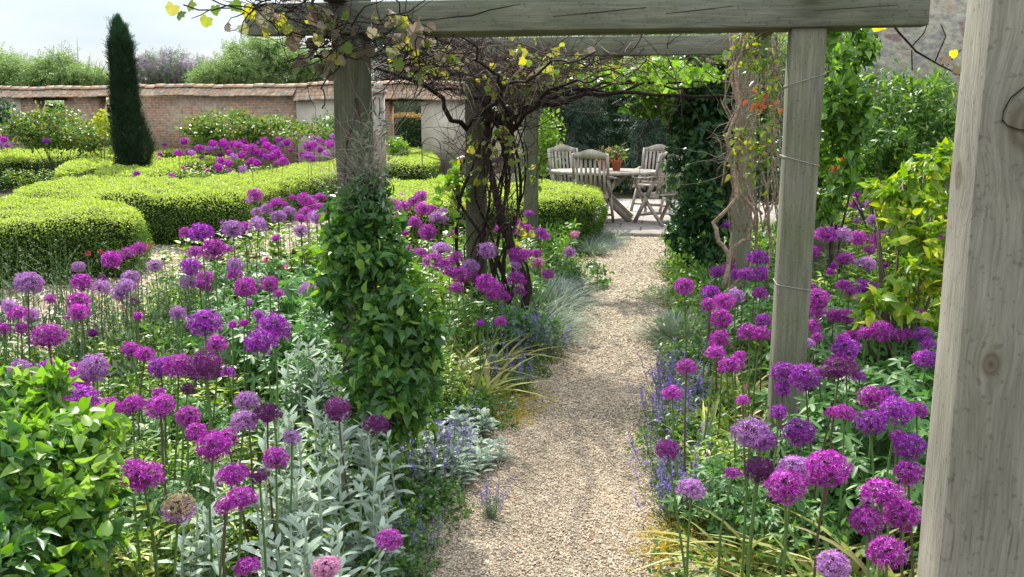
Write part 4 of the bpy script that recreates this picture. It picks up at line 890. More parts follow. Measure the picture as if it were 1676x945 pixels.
mb = MB(); twigs(mb, tl, 90, (.3, .8), (.004, .008)); mb.build('stem', TWIG, oc)
mb = MB(); cloud(mb, tl, 1500, LF_VINE, .085, 0, .14, 80, .4, .4, .3, .35, mixm=(1, .4)); mb.build('foliage', [G_CLEMB, G_MID], oc)
# --- bright climber outside the bare post
bb = np.array(Z(1385, 190, 7.6)); bb[2] = 0; bc = thing('bright_climber', tuple(bb), 'bright yellow-green climber cascading behind the bare post near the stone house', 'climber')
BB = rel([blob(1375, 90, 7.6, 90, 130, .3), blob(1388, 160, 7.5, 80, 120, .3), blob(1365, 250, 7.5, 70, 160, .25), blob(1350, 330, 7.6, 60, 60, .2)], bb)
mb = MB()
for i in range(5): mb.tube(wander((random.uniform(-.1, .1), 0, 0), (random.uniform(-.2, .1), 0, 2.0), 9, .07), .01, 5)
mb.build('stem', TWIG, bc)
mb = MB(); cloud(mb, BB, 1700, LF_HEART, .085, 0, .14, 80, .6, .3, .8, .3, mixm=(1, .4)); mb.build('foliage', [G_CLEMB, G_MID], bc)
# --- shrub before the stone house
bush('leafy_shrub', 'big mid-green small-leaved shrub in front of the stone house', 'shrub', [blob(1460, 200, 9.4, 190, 190, .7), blob(1510, 180, 9.2, 140, 180, .6), blob(1440, 260, 9.0, 170, 130, .6), blob(1400, 240, 9.3, 120, 130, .5), blob(1560, 240, 9.2, 140, 200, .6)], 9500, LF_LANCE, .075, [G_MID, G_BRIGHT], 16, .13, 120, mixm=(1, .3), shell=.45)
YB = [blob(1510, 300, 4.9, 100, 90, .22), blob(1480, 360, 4.8, 110, 100, .22), blob(1530, 400, 4.6, 100, 130, .22), blob(1500, 480, 4.5, 110, 110, .22), blob(1450, 310, 5.0, 60, 60, .2), blob(1540, 270, 4.9, 60, 60, .2), blob(1425, 500, 4.4, 60, 60, .2)]
bush('tree_peony', 'yellow-green broad-leaved shrub beside the pale near post', 'shrub', YB, 1150, LF_HEART, .062, [G_BRIGHT, G_YELLOW], 22, .085, 90, mixm=(1, .3), sm=STEM_R, droop=.3)
# --- large-leaved climber, bottom left corner
LB = [blob(20, 840, 2.15, 230, 270, .33), blob(45, 930, 2.0, 230, 180, .3), blob(70, 780, 2.2, 150, 170, .25), blob(15, 690, 2.3, 110, 150, .22)]
r = bush('clematis', 'big-leaved clematis bush filling the lower left corner, dark below and lime above', 'climber', LB, 5200, LF_HEART, .037, [G_CLEM, G_CLEMB], 22, .10, 190, mixm=(1, .42), sm=TWIG, droop=.25, up=.35, shell=.3)
mb = MB(); bl = [(np.array(b[0])-np.array(r.location), b[1]) for b in [blob(80, 730, 2.2, 150, 120, .22), blob(120, 820, 2.15, 100, 160, .2), blob(50, 650, 2.35, 80, 80, .2)]]
cloud(mb, bl, 650, LF_HEART, .038, 0, .15, 50, .4, .6, .1); mb.build('young_foliage', G_CLEMB, r)
# ================================================================== ALLIUMS
def floret(seg=6):
    v = []; f = []
    for i in range(seg):
        a = 2*math.pi*i/seg; c, s = math.cos(a), math.sin(a); b = len(v)
        v += [(0, 0, 0), (c*.45+s*.13, .32, s*.45-c*.13), (c*1.0, .42, s*1.0), (c*.45-s*.13, .32, s*.45+c*.13)]; f.append((b, b+1, b+2, b+3))
    return T(v, f)
FL6 = floret(6); FL5 = floret(4)
def head_mesh(kind, lod, seed, half=False):
    rs = np.random.default_rng(seed); n = {0: 190, 1: 110, 2: 50}[lod]
    i = np.arange(n)+.5; ph = np.arccos(1-2*i/n); th = math.pi*(1+5**.5)*i
    D = np.column_stack([np.cos(th)*np.sin(ph), np.sin(th)*np.sin(ph), np.cos(ph)])+rs.normal(0, .09, (n, 3)); D = unit(D)
    rr = rs.choice([1.0, .97, .9, .74], n)*rs.uniform(.94, 1.06, n)*.5; cut = (-2, -.55, -.75, -.3, -2)[(seed-100)//7]; kp = D[:, 2] > cut; D = D[kp]; rr = rr[kp]*(1+rs.normal(0, (.03, .06, .02, .05, .09)[(seed-100)//7], kp.sum())); n = len(D); D2 = D*rr[:, None]*np.array([1, 1, .93])
    if kind in 'd': rr = rr
    mb = MB(); fs = {0: .115, 1: .15, 2: .21}[lod]
    mb.scatter(FL6 if lod < 2 else FL5, D2-D*.03, unit(D+rs.normal(0, .28, (n, 3))), rdir(n), rs.uniform(.75, 1.25, n)*fs, 0)
    if kind == 'f': 
        up = D[:, 2] > -.1; V = mb
        mb = MB(); mb.scatter(FL6, (D2-D*.03)[up], D[up], rdir(int(up.sum())), rs.uniform(.6, .9, int(up.sum()))*fs, 2); mb.scatter(FL6, (D2-D*.03)[~up], D[~up], rdir(int((~up).sum())), rs.uniform(.8, 1.1, int((~up).sum()))*fs, 0)
    # pedicels
    if lod < 2:
        w_ = .006; X = unit(np.cross(D, rdir(n))); a = D*.03; b = D2-D*.02
        V = np.stack([a-X*w_, a+X*w_, b+X*w_, b-X*w_], 1).reshape(-1, 3); mb.add(V, np.array([(0,1,2,3)])+(np.arange(n)*4)[:, None], 1)
        mb.scatter(LF_SMALL, D2-D*.01, D, rdir(n), np.full(n, .035), 1)
    k = 8; V = []; 
    for j in range(1, 5):
        for q in range(k): a = 2*math.pi*q/k; b = math.pi*j/5; V.append((math.cos(a)*math.sin(b)*(.24 if lod < 2 else .38), math.sin(a)*math.sin(b)*(.24 if lod < 2 else .38), math.cos(b)*(.24 if lod < 2 else .38)))
    mb.add(V, [(j*k+q, j*k+(q+1) % k, (j+1)*k+(q+1) % k, (j+1)*k+q) for j in range(3) for q in range(k)], 1 if lod < 2 else 0)
    mats = [AL['l' if kind == 'f' else kind], AL_IN, AL['f']]
    o = mb.build('flower_head', mats); me = o.data; bpy.data.objects.remove(o); return me
HM = {}
def get_head(kind, lod):
    k = (kind, lod)
    if k not in HM: HM[k] = [head_mesh(kind, lod, 100+s*7) for s in range(5)]
    return HM[k][0] if kind == 'f' else random.choice(HM[k])
ALL = []     # (px, py, size px, kind)
def reg(ox, oy, f, lst):
    for x, y, s, k in lst: ALL.append((ox+x/f, oy+y/f, s/f, k))
reg(0, 315, 2.993, [(140,445,125,'l'),(245,525,50,'m'),(238,705,140,'m'),(385,365,60,'l'),(400,440,90,'m'),(385,535,95,'m'),(385,598,100,'m'),(545,330,85,'m'),(625,305,70,'m'),(680,275,65,'m'),(505,425,45,'d'),(500,470,80,'l'),(620,470,90,'l'),(640,420,80,'l'),(590,495,80,'l'),(760,360,70,'l'),(910,200,60,'m'),(985,205,110,'p'),(1045,280,110,'m'),(955,297,65,'m'),(1115,280,50,'m'),(935,365,90,'p'),(1005,420,70,'m'),(920,445,75,'l'),(980,455,60,'m'),(1010,470,45,'m'),(1140,180,100,'l'),(1195,175,70,'m'),(1265,160,80,'l'),(1250,12,70,'m'),(1218,42,35,'l'),(1257,98,50,'l'),(1305,80,55,'l'),(1360,62,80,'m'),(1365,120,70,'l'),(1415,95,60,'l'),(1430,25,30,'m'),(1490,35,65,'m'),(1520,60,60,'m'),(1570,25,50,'m'),(1500,100,60,'m'),(1545,120,65,'l'),(1475,135,60,'m'),(1605,80,50,'m'),(1475,188,65,'l'),(1350,225,40,'m'),(1560,75,50,'m'),(1150,360,75,'l'),(1148,405,70,'m'),(1205,465,100,'m'),(1225,492,60,'l'),(1220,540,40,'l'),(1320,450,85,'m'),(1365,502,50,'m'),(1515,478,85,'l'),(1005,640,145,'p'),(1060,748,95,'m'),(1265,605,60,'p'),(1340,668,150,'p'),(1285,745,155,'p'),(870,590,70,'l'),(675,605,40,'m'),(660,535,45,'d'),(455,690,30,'d'),(90,600,90,'m'),(150,600,70,'l'),(45,560,70,'l'),(105,665,60,'m'),(15,670,60,'m'),(105,865,100,'l'),(235,855,80,'p'),(145,897,60,'m'),(350,870,80,'m'),(460,860,135,'l'),(400,905,110,'m'),(640,770,80,'m'),(710,795,90,'m'),(785,855,110,'p'),(875,850,130,'m'),(1005,865,170,'d'),(1115,885,65,'p'),(310,935,120,'m'),(230,940,80,'m'),(1140,650,30,'m'),(1195,640,40,'m')])
reg(500, 315, 2.993, [(20,50,60,'m'),(75,25,50,'m'),(115,80,45,'m'),(60,125,65,'l'),(5,100,55,'m'),(420,60,70,'m'),(480,70,60,'m'),(565,20,60,'m'),(530,45,55,'m'),(575,85,75,'m'),(460,140,70,'m'),(535,145,60,'m'),(490,200,30,'m'),(620,80,50,'m'),(650,130,80,'l'),(675,92,40,'l'),(600,195,80,'m'),(470,310,60,'m'),(490,280,60,'m'),(565,300,60,'m'),(725,210,50,'m'),(470,22,40,'l'),(665,282,85,'l'),(738,322,65,'m'),(625,342,90,'m'),(690,350,60,'m'),(805,368,80,'l'),(705,395,75,'m'),(760,405,80,'m'),(820,415,60,'d'),(740,470,65,'m'),(890,287,88,'l'),(885,448,95,'m'),(935,468,70,'m'),(910,497,60,'m'),(972,512,65,'m'),(1035,428,85,'m'),(1055,490,70,'m'),(1040,312,85,'m'),(1085,300,50,'m'),(1130,298,45,'m'),(1030,360,50,'l'),(1138,348,60,'k'),(1187,400,55,'m'),(1095,107,45,'p'),(960,180,60,'m'),(1040,165,60,'m'),(1085,185,55,'m'),(1045,200,50,'m'),(1155,200,50,'p'),(1172,218,48,'m'),(1318,207,40,'k'),(1292,295,55,'l'),(858,640,38,'p'),(955,636,55,'m'),(722,32,35,'l')])
reg(1000, 315, 2.993, [(358,462,85,'m'),(520,390,70,'p'),(580,358,55,'m'),(565,160,40,'p'),(720,330,95,'p'),(615,403,55,'p'),(660,405,75,'p'),(730,400,75,'p'),(730,497,70,'m'),(490,495,80,'p'),(480,550,70,'m'),(555,535,90,'m'),(610,510,80,'l'),(540,620,95,'m'),(745,625,70,'p'),(530,720,90,'m'),(512,790,90,'m'),(675,690,95,'m'),(735,695,75,'m'),(588,855,115,'m'),(630,805,60,'m'),(370,858,88,'m'),(850,885,120,'p'),(950,905,130,'p'),(1020,890,60,'p'),(1120,870,165,'d'),(1150,770,120,'p'),(1215,905,60,'p'),(1140,720,65,'m'),(1180,700,60,'m'),(1050,210,95,'m'),(1130,215,90,'l'),(1210,225,75,'m'),(1310,228,75,'m'),(1360,205,70,'l'),(1110,185,50,'m'),(1350,150,65,'p'),(1485,242,85,'p'),(1610,215,45,'m'),(995,290,60,'m'),(1150,325,75,'m'),(1265,285,55,'m'),(1250,355,88,'l'),(1090,362,40,'m'),(1075,390,40,'m'),(1348,358,30,'d'),(1075,38,55,'m'),(1190,58,45,'m'),(1205,12,40,'m'),(1270,60,50,'l'),(1100,120,40,'m'),(1035,140,28,'m'),(1220,92,25,'l'),(1285,140,60,'l'),(1035,10,50,'m'),(1300,5,50,'l'),(1205,140,30,'l'),(1140,460,75,'m'),(1170,490,50,'m'),(1245,470,100,'p'),(1320,475,70,'p'),(1315,560,90,'p'),(1240,520,80,'p'),(1010,525,110,'m'),(970,465,60,'m'),(1090,603,70,'m'),(1152,608,80,'m'),(1010,590,65,'m'),(965,590,45,'m'),(985,658,80,'m'),(1010,712,50,'m'),(965,745,60,'l'),(1250,700,80,'m'),(1325,680,100,'m'),(1410,700,70,'m'),(1450,695,60,'m'),(1495,600,80,'m'),(1530,700,80,'p'),(1510,810,60,'m'),(1545,820,100,'p'),(1555,750,70,'p')])
reg(1300, 260, 4.297, [(310,150,60,'m'),(250,205,55,'p'),(305,222,60,'m'),(328,183,45,'m'),(410,178,65,'m'),(200,362,30,'m')])
reg(0, 630, 2.993, [(400,70,150,'p'),(330,35,130,'m'),(525,120,120,'m'),(650,100,105,'m'),(785,105,135,'m'),(920,20,60,'d'),(920,155,110,'m'),(960,230,90,'m'),(1045,300,145,'m'),(1110,260,100,'m'),(1195,180,120,'l'),(1210,85,110,'l'),(1310,155,130,'d'),(1430,258,80,'l'),(1352,362,115,'m'),(495,268,100,'d'),(700,460,180,'m'),(640,400,70,'m'),(875,600,160,'f'),(1140,455,150,'m'),(1270,445,75,'d'),(1185,565,140,'m'),(1105,595,95,'m'),(1210,893,110,'m'),(1598,895,130,'k'),(180,300,70,'m'),(1655,120,115,'d'),(455,483,30,'m'),(775,42,50,'m')])
reg(500, 630, 2.993, [(348,200,115,'d'),(408,762,120,'m')])
reg(1000, 630, 2.479, [(248,35,70,'m'),(535,65,40,'m'),(228,262,88,'m'),(325,428,105,'l'),(565,200,140,'l'),(608,228,115,'p'),(762,193,115,'p'),(682,112,62,'p'),(697,15,60,'p'),(602,345,105,'d'),(495,362,42,'m'),(745,345,130,'l'),(710,412,145,'m'),(880,340,160,'m'),(895,115,55,'m'),(945,120,90,'m'),(1060,50,105,'m'),(1110,50,90,'p'),(1055,150,110,'p'),(1160,105,120,'p'),(1240,105,75,'m'),(1210,250,110,'p'),(1165,210,50,'m'),(1205,358,100,'m'),(1100,445,150,'m'),(1035,550,120,'m'),(1175,525,130,'m'),(1118,690,150,'m'),(903,733,125,'l')])
NEARN = len(ALL)
far = [(785,125,50),(745,160,40),(400,205,60),(635,225,60),(240,232,35),(205,310,40),(190,355,40),(355,300,60),(525,265,70),(600,270,50),(690,320,40),(545,340,40),(695,360,60),(680,415,60),(760,385,60),(765,440,40),(390,425,45),(580,435,35),(300,485,50),(20,470,55),(720,220,60),(800,230,60),(840,240,70),(880,210,50),(900,260,60),(940,270,80),(860,320,60),(800,330,50),(1020,160,50),(1045,200,60),(1000,220,50),(1070,240,60),(1100,260,60),(1140,270,60),(1040,290,50),(980,290,60),(1060,330,50),(1110,330,60),(1150,300,60),(1180,330,50),(1200,370,70),(1150,380,50),(990,380,60),(950,360,50),(915,380,45),(1030,320,45),(1120,180,50),(1160,190,50),(1200,170,60),(1180,230,50),(1230,215,60),(1300,170,70),(1340,150,60),(1440,180,45),(1490,200,50),(1410,250,80),(1450,230,50),(1580,230,65),(1590,170,50),(1400,330,80),(1440,345,50),(1550,300,50),(1500,270,50),(1260,280,40),(870,430,55),(700,240,40),(1510,455,45),(1530,220,50),(1350,310,40),(770,300,50),(740,260,50),(430,290,40),(460,300,50),(650,250,50)]
reg(220, 190, 4.93, [(x, y, s*1.12, random.choice('mmpml')) for x, y, s in far])
reg(0, 120, 5.25, [(30,570,60,'m'),(80,535,50,'m'),(5,600,60,'l'),(400,585,60,'p'),(130,610,40,'l'),(60,625,45,'m'),(15,540,45,'p')])
SIZE = lambda s: 'large' if s > 42 else ('medium-sized' if s > 26 else 'small')
KN = {'m': 'magenta', 'p': 'deep purple', 'l': 'pale lilac', 'd': 'dark fading', 'k': 'pale pink', 'f': 'half-faded'}
def zone(x, y):
    if x < 190: c = 'near the left frame edge'
    elif x < 400: c = 'of the left bed'
    elif x < 590: c = 'just left of the clematis post'
    elif x < 758: c = 'between clematis post and old vine'
    elif x < 960: c = 'around the old vine base'
    elif x < 1268: c = 'between path and bare post'
    elif x < 1400: c = 'behind the bare post'
    else: c = 'beside the pale near post'
    rows = [(300, 'top band'), (370, 'top band'), (430, 'second band'), (490, 'third band'), (560, 'fourth band'), (640, 'fifth band'), (720, 'sixth band'), (820, 'seventh band'), (990, 'bottom band')]
    return c, next(n for yy, n in rows if y < yy)
buckets = {}
for i, (x, y, s, k) in enumerate(ALL[:NEARN]): buckets.setdefault((zone(x, y), k, SIZE(s)), []).append((x, i))
LAB = {}
for i, (x, y, s, k) in list(enumerate(ALL))[NEARN:]:
    if x < 215: zz = 'in the small patch by the left wall'
    else: zz = f"in row {ORD[min(7, int((y-210)//9))]} of the far drift"
    buckets.setdefault((('', zz), k, 'tiny far'), []).append((x, i))
for (zz, k, sz), v in buckets.items():
    v.sort()
    for j, (x, i) in enumerate(v):
        o = '' if len(v) == 1 else ORD[j]+' from left '
        if not zz[0]: LAB[i] = f'tiny far {KN[k]} allium, {o}{zz[1]}'; continue
        LAB[i] = f'{sz} {KN[k]} allium, {o}in {zz[1]} {zz[0]}' if len(v) > 1 else f'{sz} {KN[k]} allium in {zz[1]} {zz[0]}'
def fix(x, y, lab):
    i = min(range(NEARN), key=lambda i: (ALL[i][0]-x)**2+(ALL[i][1]-y)**2); LAB[i] = lab
fix(234, 783, 'huge round magenta allium beside the lower left clematis bush')
fix(292, 830, 'allium globe half faded to brown straw on top, lilac below')
fix(448, 538, 'large purple allium, upper one of the overlapping pair before dark geranium leaves')
fix(429, 564, 'large purple allium, lower one of the overlapping pair before dark geranium leaves')
fix(335, 529, 'single large round purple allium above the middle of the left bed')
fix(637, 885, 'magenta allium beside the silver leaves nearest the gravel path')
fix(533, 929, 'pinkish allium with brown centre low in the silver leaves at the bottom')
fix(1355, 768, 'largest magenta allium, right of the bare post foot')
fix(1286, 796, 'large magenta allium directly in front of the bare post foot')
fix(1450, 908, 'large magenta allium lowest beside the pale near post')
fix(1364, 926, 'pale lilac allium cut by the bottom frame edge in strap leaves')
fix(1092, 736, 'lone magenta allium on a tall stem over the gravel edge')
fix(1131, 802, 'sparse starry lilac allium above the mossy path edging')
fix(1124, 602, 'pinkish magenta allium alone above the violet catmint by the path')
fix(941, 384, 'tiny pale pink allium in front of the square box hedge end')
fix(797, 411, 'pale lilac allium in front of the old vine trunk')
fix(46, 464, 'bluish lilac allium alone above the side gravel, left frame edge')
fix(336, 604, 'very large dark allium of the row in the left bed middle')
fix(617, 697, 'dark spent allium at the foot of the clematis post')
fix(553, 670, 'dark fading allium above silver leaves left of the clematis post foot')
def in_bed(x, y):
    if -1.0 < x < .1 and y < 12.2: return False
    return True
stems = {}
for i, (px, py, s, kind) in enumerate(ALL):
    best = None
    for h in np.arange(.32, 1.16, .03):
        p = G(px, py, h); 
        if p.y < .5 or p.y > 40 or h >= CAM_H-.05: continue
        z = PX(p)[2]; D = s*z/F
        cost = ((D-(.115 if i < NEARN else .135))/.03)**2 + ((h-.74)/.22)**2 + (0 if in_bed(p.x, p.y) else 30)
        if best is None or cost < best[0]: best = (cost, h, p, D)
    c, h, p, D = best; D = min(max(D, .045), .19)
    lean = (random.gauss(0, .035), random.gauss(0, .035)); base = Vector((p.x-lean[0], p.y-lean[1], 0))
    if -1.0 < base.x < -.45 and base.y < 12: base.x = -1.0
    elif -.45 <= base.x < .1 and base.y < 12: base.x = .13
    lab = LAB[i]
    grp = 'alliums in the near beds' if i < NEARN else 'far drift of alliums' if px > 215 else 'far left alliums'
    r = thing('allium', base, lab, 'allium', grp)
    lod = 0 if s > 34 else 1 if s > 15 else 2
    hd = bpy.data.objects.new('flower_head', get_head(kind, lod)); COL.objects.link(hd); hd.parent = r
    top = Vector((p.x-base.x, p.y-base.y, h)); hd.location = top
    D *= 1.07; hd.scale = (D, D, D*random.uniform(.82, 1)); hd.rotation_euler = (random.gauss(0, .12), random.gauss(0, .12), random.uniform(0, 6.28))
    mb = MB(); b1 = Vector((random.gauss(0, .012), random.gauss(0, .012), 0)); sr = .0045 if lod < 2 else .006
    mb.tube([(0, 0, 0), top*.33+b1, top*.7+b1, top-Vector((0, 0, D*.03))], [sr*1.1, sr, sr*.85, sr*.7], 5 if lod < 2 else 3, cap=False)
    mb.build('stem', STEM if random.random() < .7 else STEM_R, r)
# ================================================================== LOW PLANTING
DEAD = Vector((0, -50, -10))
def g_geranium(seed):
    r = thing('geranium', (0, 0, 0), 'x', 'geranium'); n = 130
    th = RNG.uniform(0, 6.28, n); rr = RNG.uniform(0, 1, n)**.6*.27; hh = (.40-.9*rr**1.5*1.2)*RNG.uniform(.45, 1.05, n)+.05; hh = np.clip(hh, .05, .46)
    P = np.column_stack([rr*np.cos(th), rr*np.sin(th), hh]); O = np.column_stack([np.cos(th), np.sin(th), np.zeros(n)])
    mb = MB(); mb.scatter(LF_PALM, P, O*.9+RNG.normal(size=(n, 3))*.45+np.array([0, 0, -.1]), np.array([0, 0, 1])+O*.45+RNG.normal(size=(n, 3))*.28, RNG.uniform(.065, .125, n), 0)
    mb.build('foliage', G_PALM, r)
    mb = MB()
    for i in range(0, n, 2): p = Vector(P[i]); q = Vector((p.x*.25, p.y*.25, 0)); mb.tube([q, q.lerp(p, .6)+Vector((0, 0, .03)), p], [.0022, .0018, .0014], 3, cap=False)
    mb.build('stem', STEM, r); return r
def g_leafy(seed, mats=(G_BRIGHT, G_MID), n=15, h=.42, leaf=.075, T_=LF_LANCE, name='leafy_perennial', spread=.17, mix=.5, per=16):
    r = thing(name, (0, 0, 0), 'x', 'plant'); mb = MB(); ms = MB()
    for i in range(n):
        a = random.uniform(0, 6.28); q = random.uniform(.2, 1)**.6*spread; L = h*random.uniform(.6, 1.05)
        s = Vector((math.cos(a)*q*.4, math.sin(a)*q*.4, 0)); e = Vector((math.cos(a)*q*1.3, math.sin(a)*q*1.3, L)); P = [s, s.lerp(e, .5)+Vector((0, 0, .02)), e]; ms.tube(P, [.003, .0025, .0015], 4, cap=False)
        t = RNG.uniform(.15, 1.02, per)[:, None]; pts = np.array(s)+(np.array(e)-np.array(s))*t; th = RNG.uniform(0, 6.28, per); O = np.column_stack([np.cos(th), np.sin(th), np.full(per, .35)])
        sel = RNG.random(per) < mix
        for m_, se in ((0, sel), (1, ~sel)):
            k = int(se.sum())
            if k: mb.scatter(T_, pts[se], O[se], np.array([0, 0, 1])+RNG.normal(size=(k, 3))*.35, RNG.uniform(.6, 1.15, k)*leaf, m_)
    mb.build('foliage', list(mats), r); ms.build('stem', STEM, r); return r
def g_catmint(seed):
    r = thing('catmint', (0, 0, 0), 'x', 'catmint'); ms = MB(); ml = MB(); mf = MB()
    for i in range(34):
        a = random.uniform(0, 6.28); q = random.uniform(.05, 1)*.24; e = Vector((math.cos(a)*q, math.sin(a)*q, random.uniform(.16, .34))); s = Vector((math.cos(a)*q*.2, math.sin(a)*q*.2, 0)); mid = s.lerp(e, .5)+Vector((math.cos(a)*.03, math.sin(a)*.03, -.02))
        ms.tube([s, mid, e], [.0018, .0015, .001], 3, cap=False)
        k = 16; t = RNG.uniform(.1, .7, k)[:, None]; pts = np.array(s)*(1-t)+np.array(e)*t; ml.scatter(LF_SMALL, pts, RNG.normal(size=(k, 3))+np.array([0, 0, .3]), RNG.normal(size=(k, 3))*.5+np.array([0, 0, 1]), RNG.uniform(.014, .03, k))
        if i % 2:
            k = 26; lv = np.linspace(.62, 1.06, 9)[RNG.integers(0, 9, k)][:, None]; pts = np.array(mid)*(1-(lv-.5)/.5)+np.array(e)*((lv-.5)/.5)+RNG.normal(0, .005, (k, 3)); mf.scatter(LF_SMALL, pts, RNG.normal(size=(k, 3))+np.array([0, 0, .4]), rdir(k), RNG.uniform(.010, .018, k))
    ms.build('stem', STEM, r); ml.build('foliage', G_GREY, r); mf.build('blossom', C_NEP, r); return r
LF_FELT = T([(0,0,0),(.10,.2,.05),(.17,.5,.06),(.11,.82,-.02),(0,1,-.10),(-.11,.82,-.02),(-.17,.5,.06),(-.10,.2,.05),(0,.25,0),(0,.55,.0),(0,.8,-.05)],
            [(0,1,8),(0,8,7),(1,2,9,8),(8,9,6,7),(2,3,10,9),(9,10,5,6),(3,4,10),(10,4,5)])
def g_lamb(seed, tall=True):
    r = thing('lambs_ear', (0, 0, 0), 'x', 'silver plant'); ms = MB(); ml = MB()
    for i in range(6 if tall else 13):
        a = random.uniform(0, 6.28); q = random.uniform(.02, .16); H = random.uniform(.26, .44) if tall else random.uniform(.06, .16)
        s = Vector((math.cos(a)*q, math.sin(a)*q, 0)); e = s+Vector((random.gauss(0, .03), random.gauss(0, .03), H)); ms.tube([s, s.lerp(e, .5), e], [.0055, .005, .004], 6)
        nl = 8 if tall else 4
        for j in range(nl):
            t = (j+1)/nl; p = np.array(s.lerp(e, t)); th = j*1.57+a+random.gauss(0, .2); L = (.10 if tall else .09)*(1-.45*(t**3 if tall else t*.3))*random.uniform(.85, 1.25)
            for sgn in (0, math.pi):
                up = .25+1.0*t**4 if tall else .35; ml.scatter(LF_FELT, [p], [(math.cos(th+sgn), math.sin(th+sgn), up+random.gauss(0, .15))], [(0, 0, 1)], [L], 0)
        for j in range(5): th = random.uniform(0, 6.28); ml.scatter(LF_FELT, [np.array(e)], [(math.cos(th), math.sin(th), 1.3)], [(-math.cos(th), -math.sin(th), .4)], [.045], 0)
    for j in range(16 if tall else 34): th = random.uniform(0, 6.28); q = random.uniform(0, .14); ml.scatter(LF_FELT, [(math.cos(th)*q, math.sin(th)*q, .02)], [(math.cos(th), math.sin(th), random.uniform(.2, 1))], [(0, 0, 1)], [random.uniform(.08, .14)], 0)
    ms.build('stem', G_SILVER, r); ml.build('foliage', G_SILVER, r, True); return r
def g_strap(seed, n=26, L=.46, mats=(G_TIRED, G_STRAW), name='strap_leaved_clump'):
    r = thing(name, (0, 0, 0), 'x', 'plant'); mb = MB()
    for i in range(n):
        a = random.uniform(0, 6.28); tmp = strap(6, random.uniform(.022, .042), random.uniform(.3, 1.3)); e = random.uniform(.5, 2.6)
        mb.scatter(tmp, [(math.cos(a)*.03, math.sin(a)*.03, 0)], [(math.cos(a), math.sin(a), e)], [(-math.cos(a)*e, -math.sin(a)*e, 1)], [L*random.uniform(.5, 1.1)], 1 if random.random() < .2 else 0)
    mb.build('foliage', list(mats), r); return r
def g_tuft(seed, n=260, L=.24, mat=G_GREY, rad=.12, w_=.010, name='grey_tuft', flowers=False):
    r = thing(name, (0, 0, 0), 'x', 'plant'); mb = MB(); tmp = strap(3, w_, .5)
    a = RNG.uniform(0, 6.28, n); q = RNG.uniform(0, 1, n)**.6; O = np.column_stack([np.cos(a), np.sin(a), np.zeros(n)]); el = RNG.uniform(.6, 2.4, n)[:, None]
    A = O*q[:, None]*1.4+np.array([0, 0, 1.2])+RNG.normal(size=(n, 3))*.25
    mb.scatter(tmp, O*q[:, None]*rad, A, -O+np.array([0, 0, .6]), RNG.uniform(.6, 1.1, n)*L)
    mb.build('foliage', mat, r)
    return r
def g_wisp(seed, H=.75, n=22, pink=False):
    r = thing('seedhead_stems', (0, 0, 0), 'x', 'plant'); ms = MB(); mf = MB()
    for i in range(n):
        a = random.uniform(0, 6.28); q = random.uniform(0, .2); e = Vector((math.cos(a)*q, math.sin(a)*q, H*random.uniform(.6, 1.05))); s = Vector((q*.3*math.cos(a), q*.3*math.sin(a), 0)); m1 = s.lerp(e, .5)+Vector(rdir(1)[0])*.02
        ms.tube([s, m1, e], [.0022, .0018, .001], 3, cap=False)
        for k in range(4):
            t = random.uniform(.5, .95); p = m1.lerp(e, (t-.5)*2) if t > .5 else s.lerp(m1, t*2); b = p+Vector((random.gauss(0, .05), random.gauss(0, .05), random.uniform(.03, .10))); ms.tube([p, b], [.0012, .0008], 3, cap=False)
            kk = 4; mf.scatter(LF_SMALL, np.array(b)+RNG.normal(0, .004, (kk, 3)), RNG.normal(size=(kk, 3))+np.array([0, 0, 1]), rdir(kk), RNG.uniform(.008, .016, kk), 0)
        kk = 5; t = RNG.uniform(.05, .6, kk)[:, None]; mf.scatter(LF_LANCE, np.array(s)*(1-t)+np.array(e)*t, RNG.normal(size=(kk, 3))*.7+np.array([0, 0, 1]), rdir(kk), RNG.uniform(.04, .09, kk), 0)
    ms.build('stem', STEM, r); mf.build('foliage', [G_GREY, C_RED], r); return r  # seedhead tips and narrow stem leaves share the second mesh
def g_mound(seed, mats, leaf=.022, rad=.2, h=.13, n=900, T_=LF_SMALL, name='low_mound', flowers=None):
    r = thing(name, (0, 0, 0), 'x', 'plant'); mb = MB()
    cloud(mb, [(np.array([0, 0, h*.3]), np.array([rad, rad, h*.8])), (np.array([rad*.4, .03, h*.3]), np.array([rad*.7, rad*.7, h*.9]))], n, T_, leaf, 0, .16, 40, .6, .8, 0, .35, .005, mixm=(1, .25) if len(mats) > 1 else None)
    mb.build('foliage', mats, r); return r
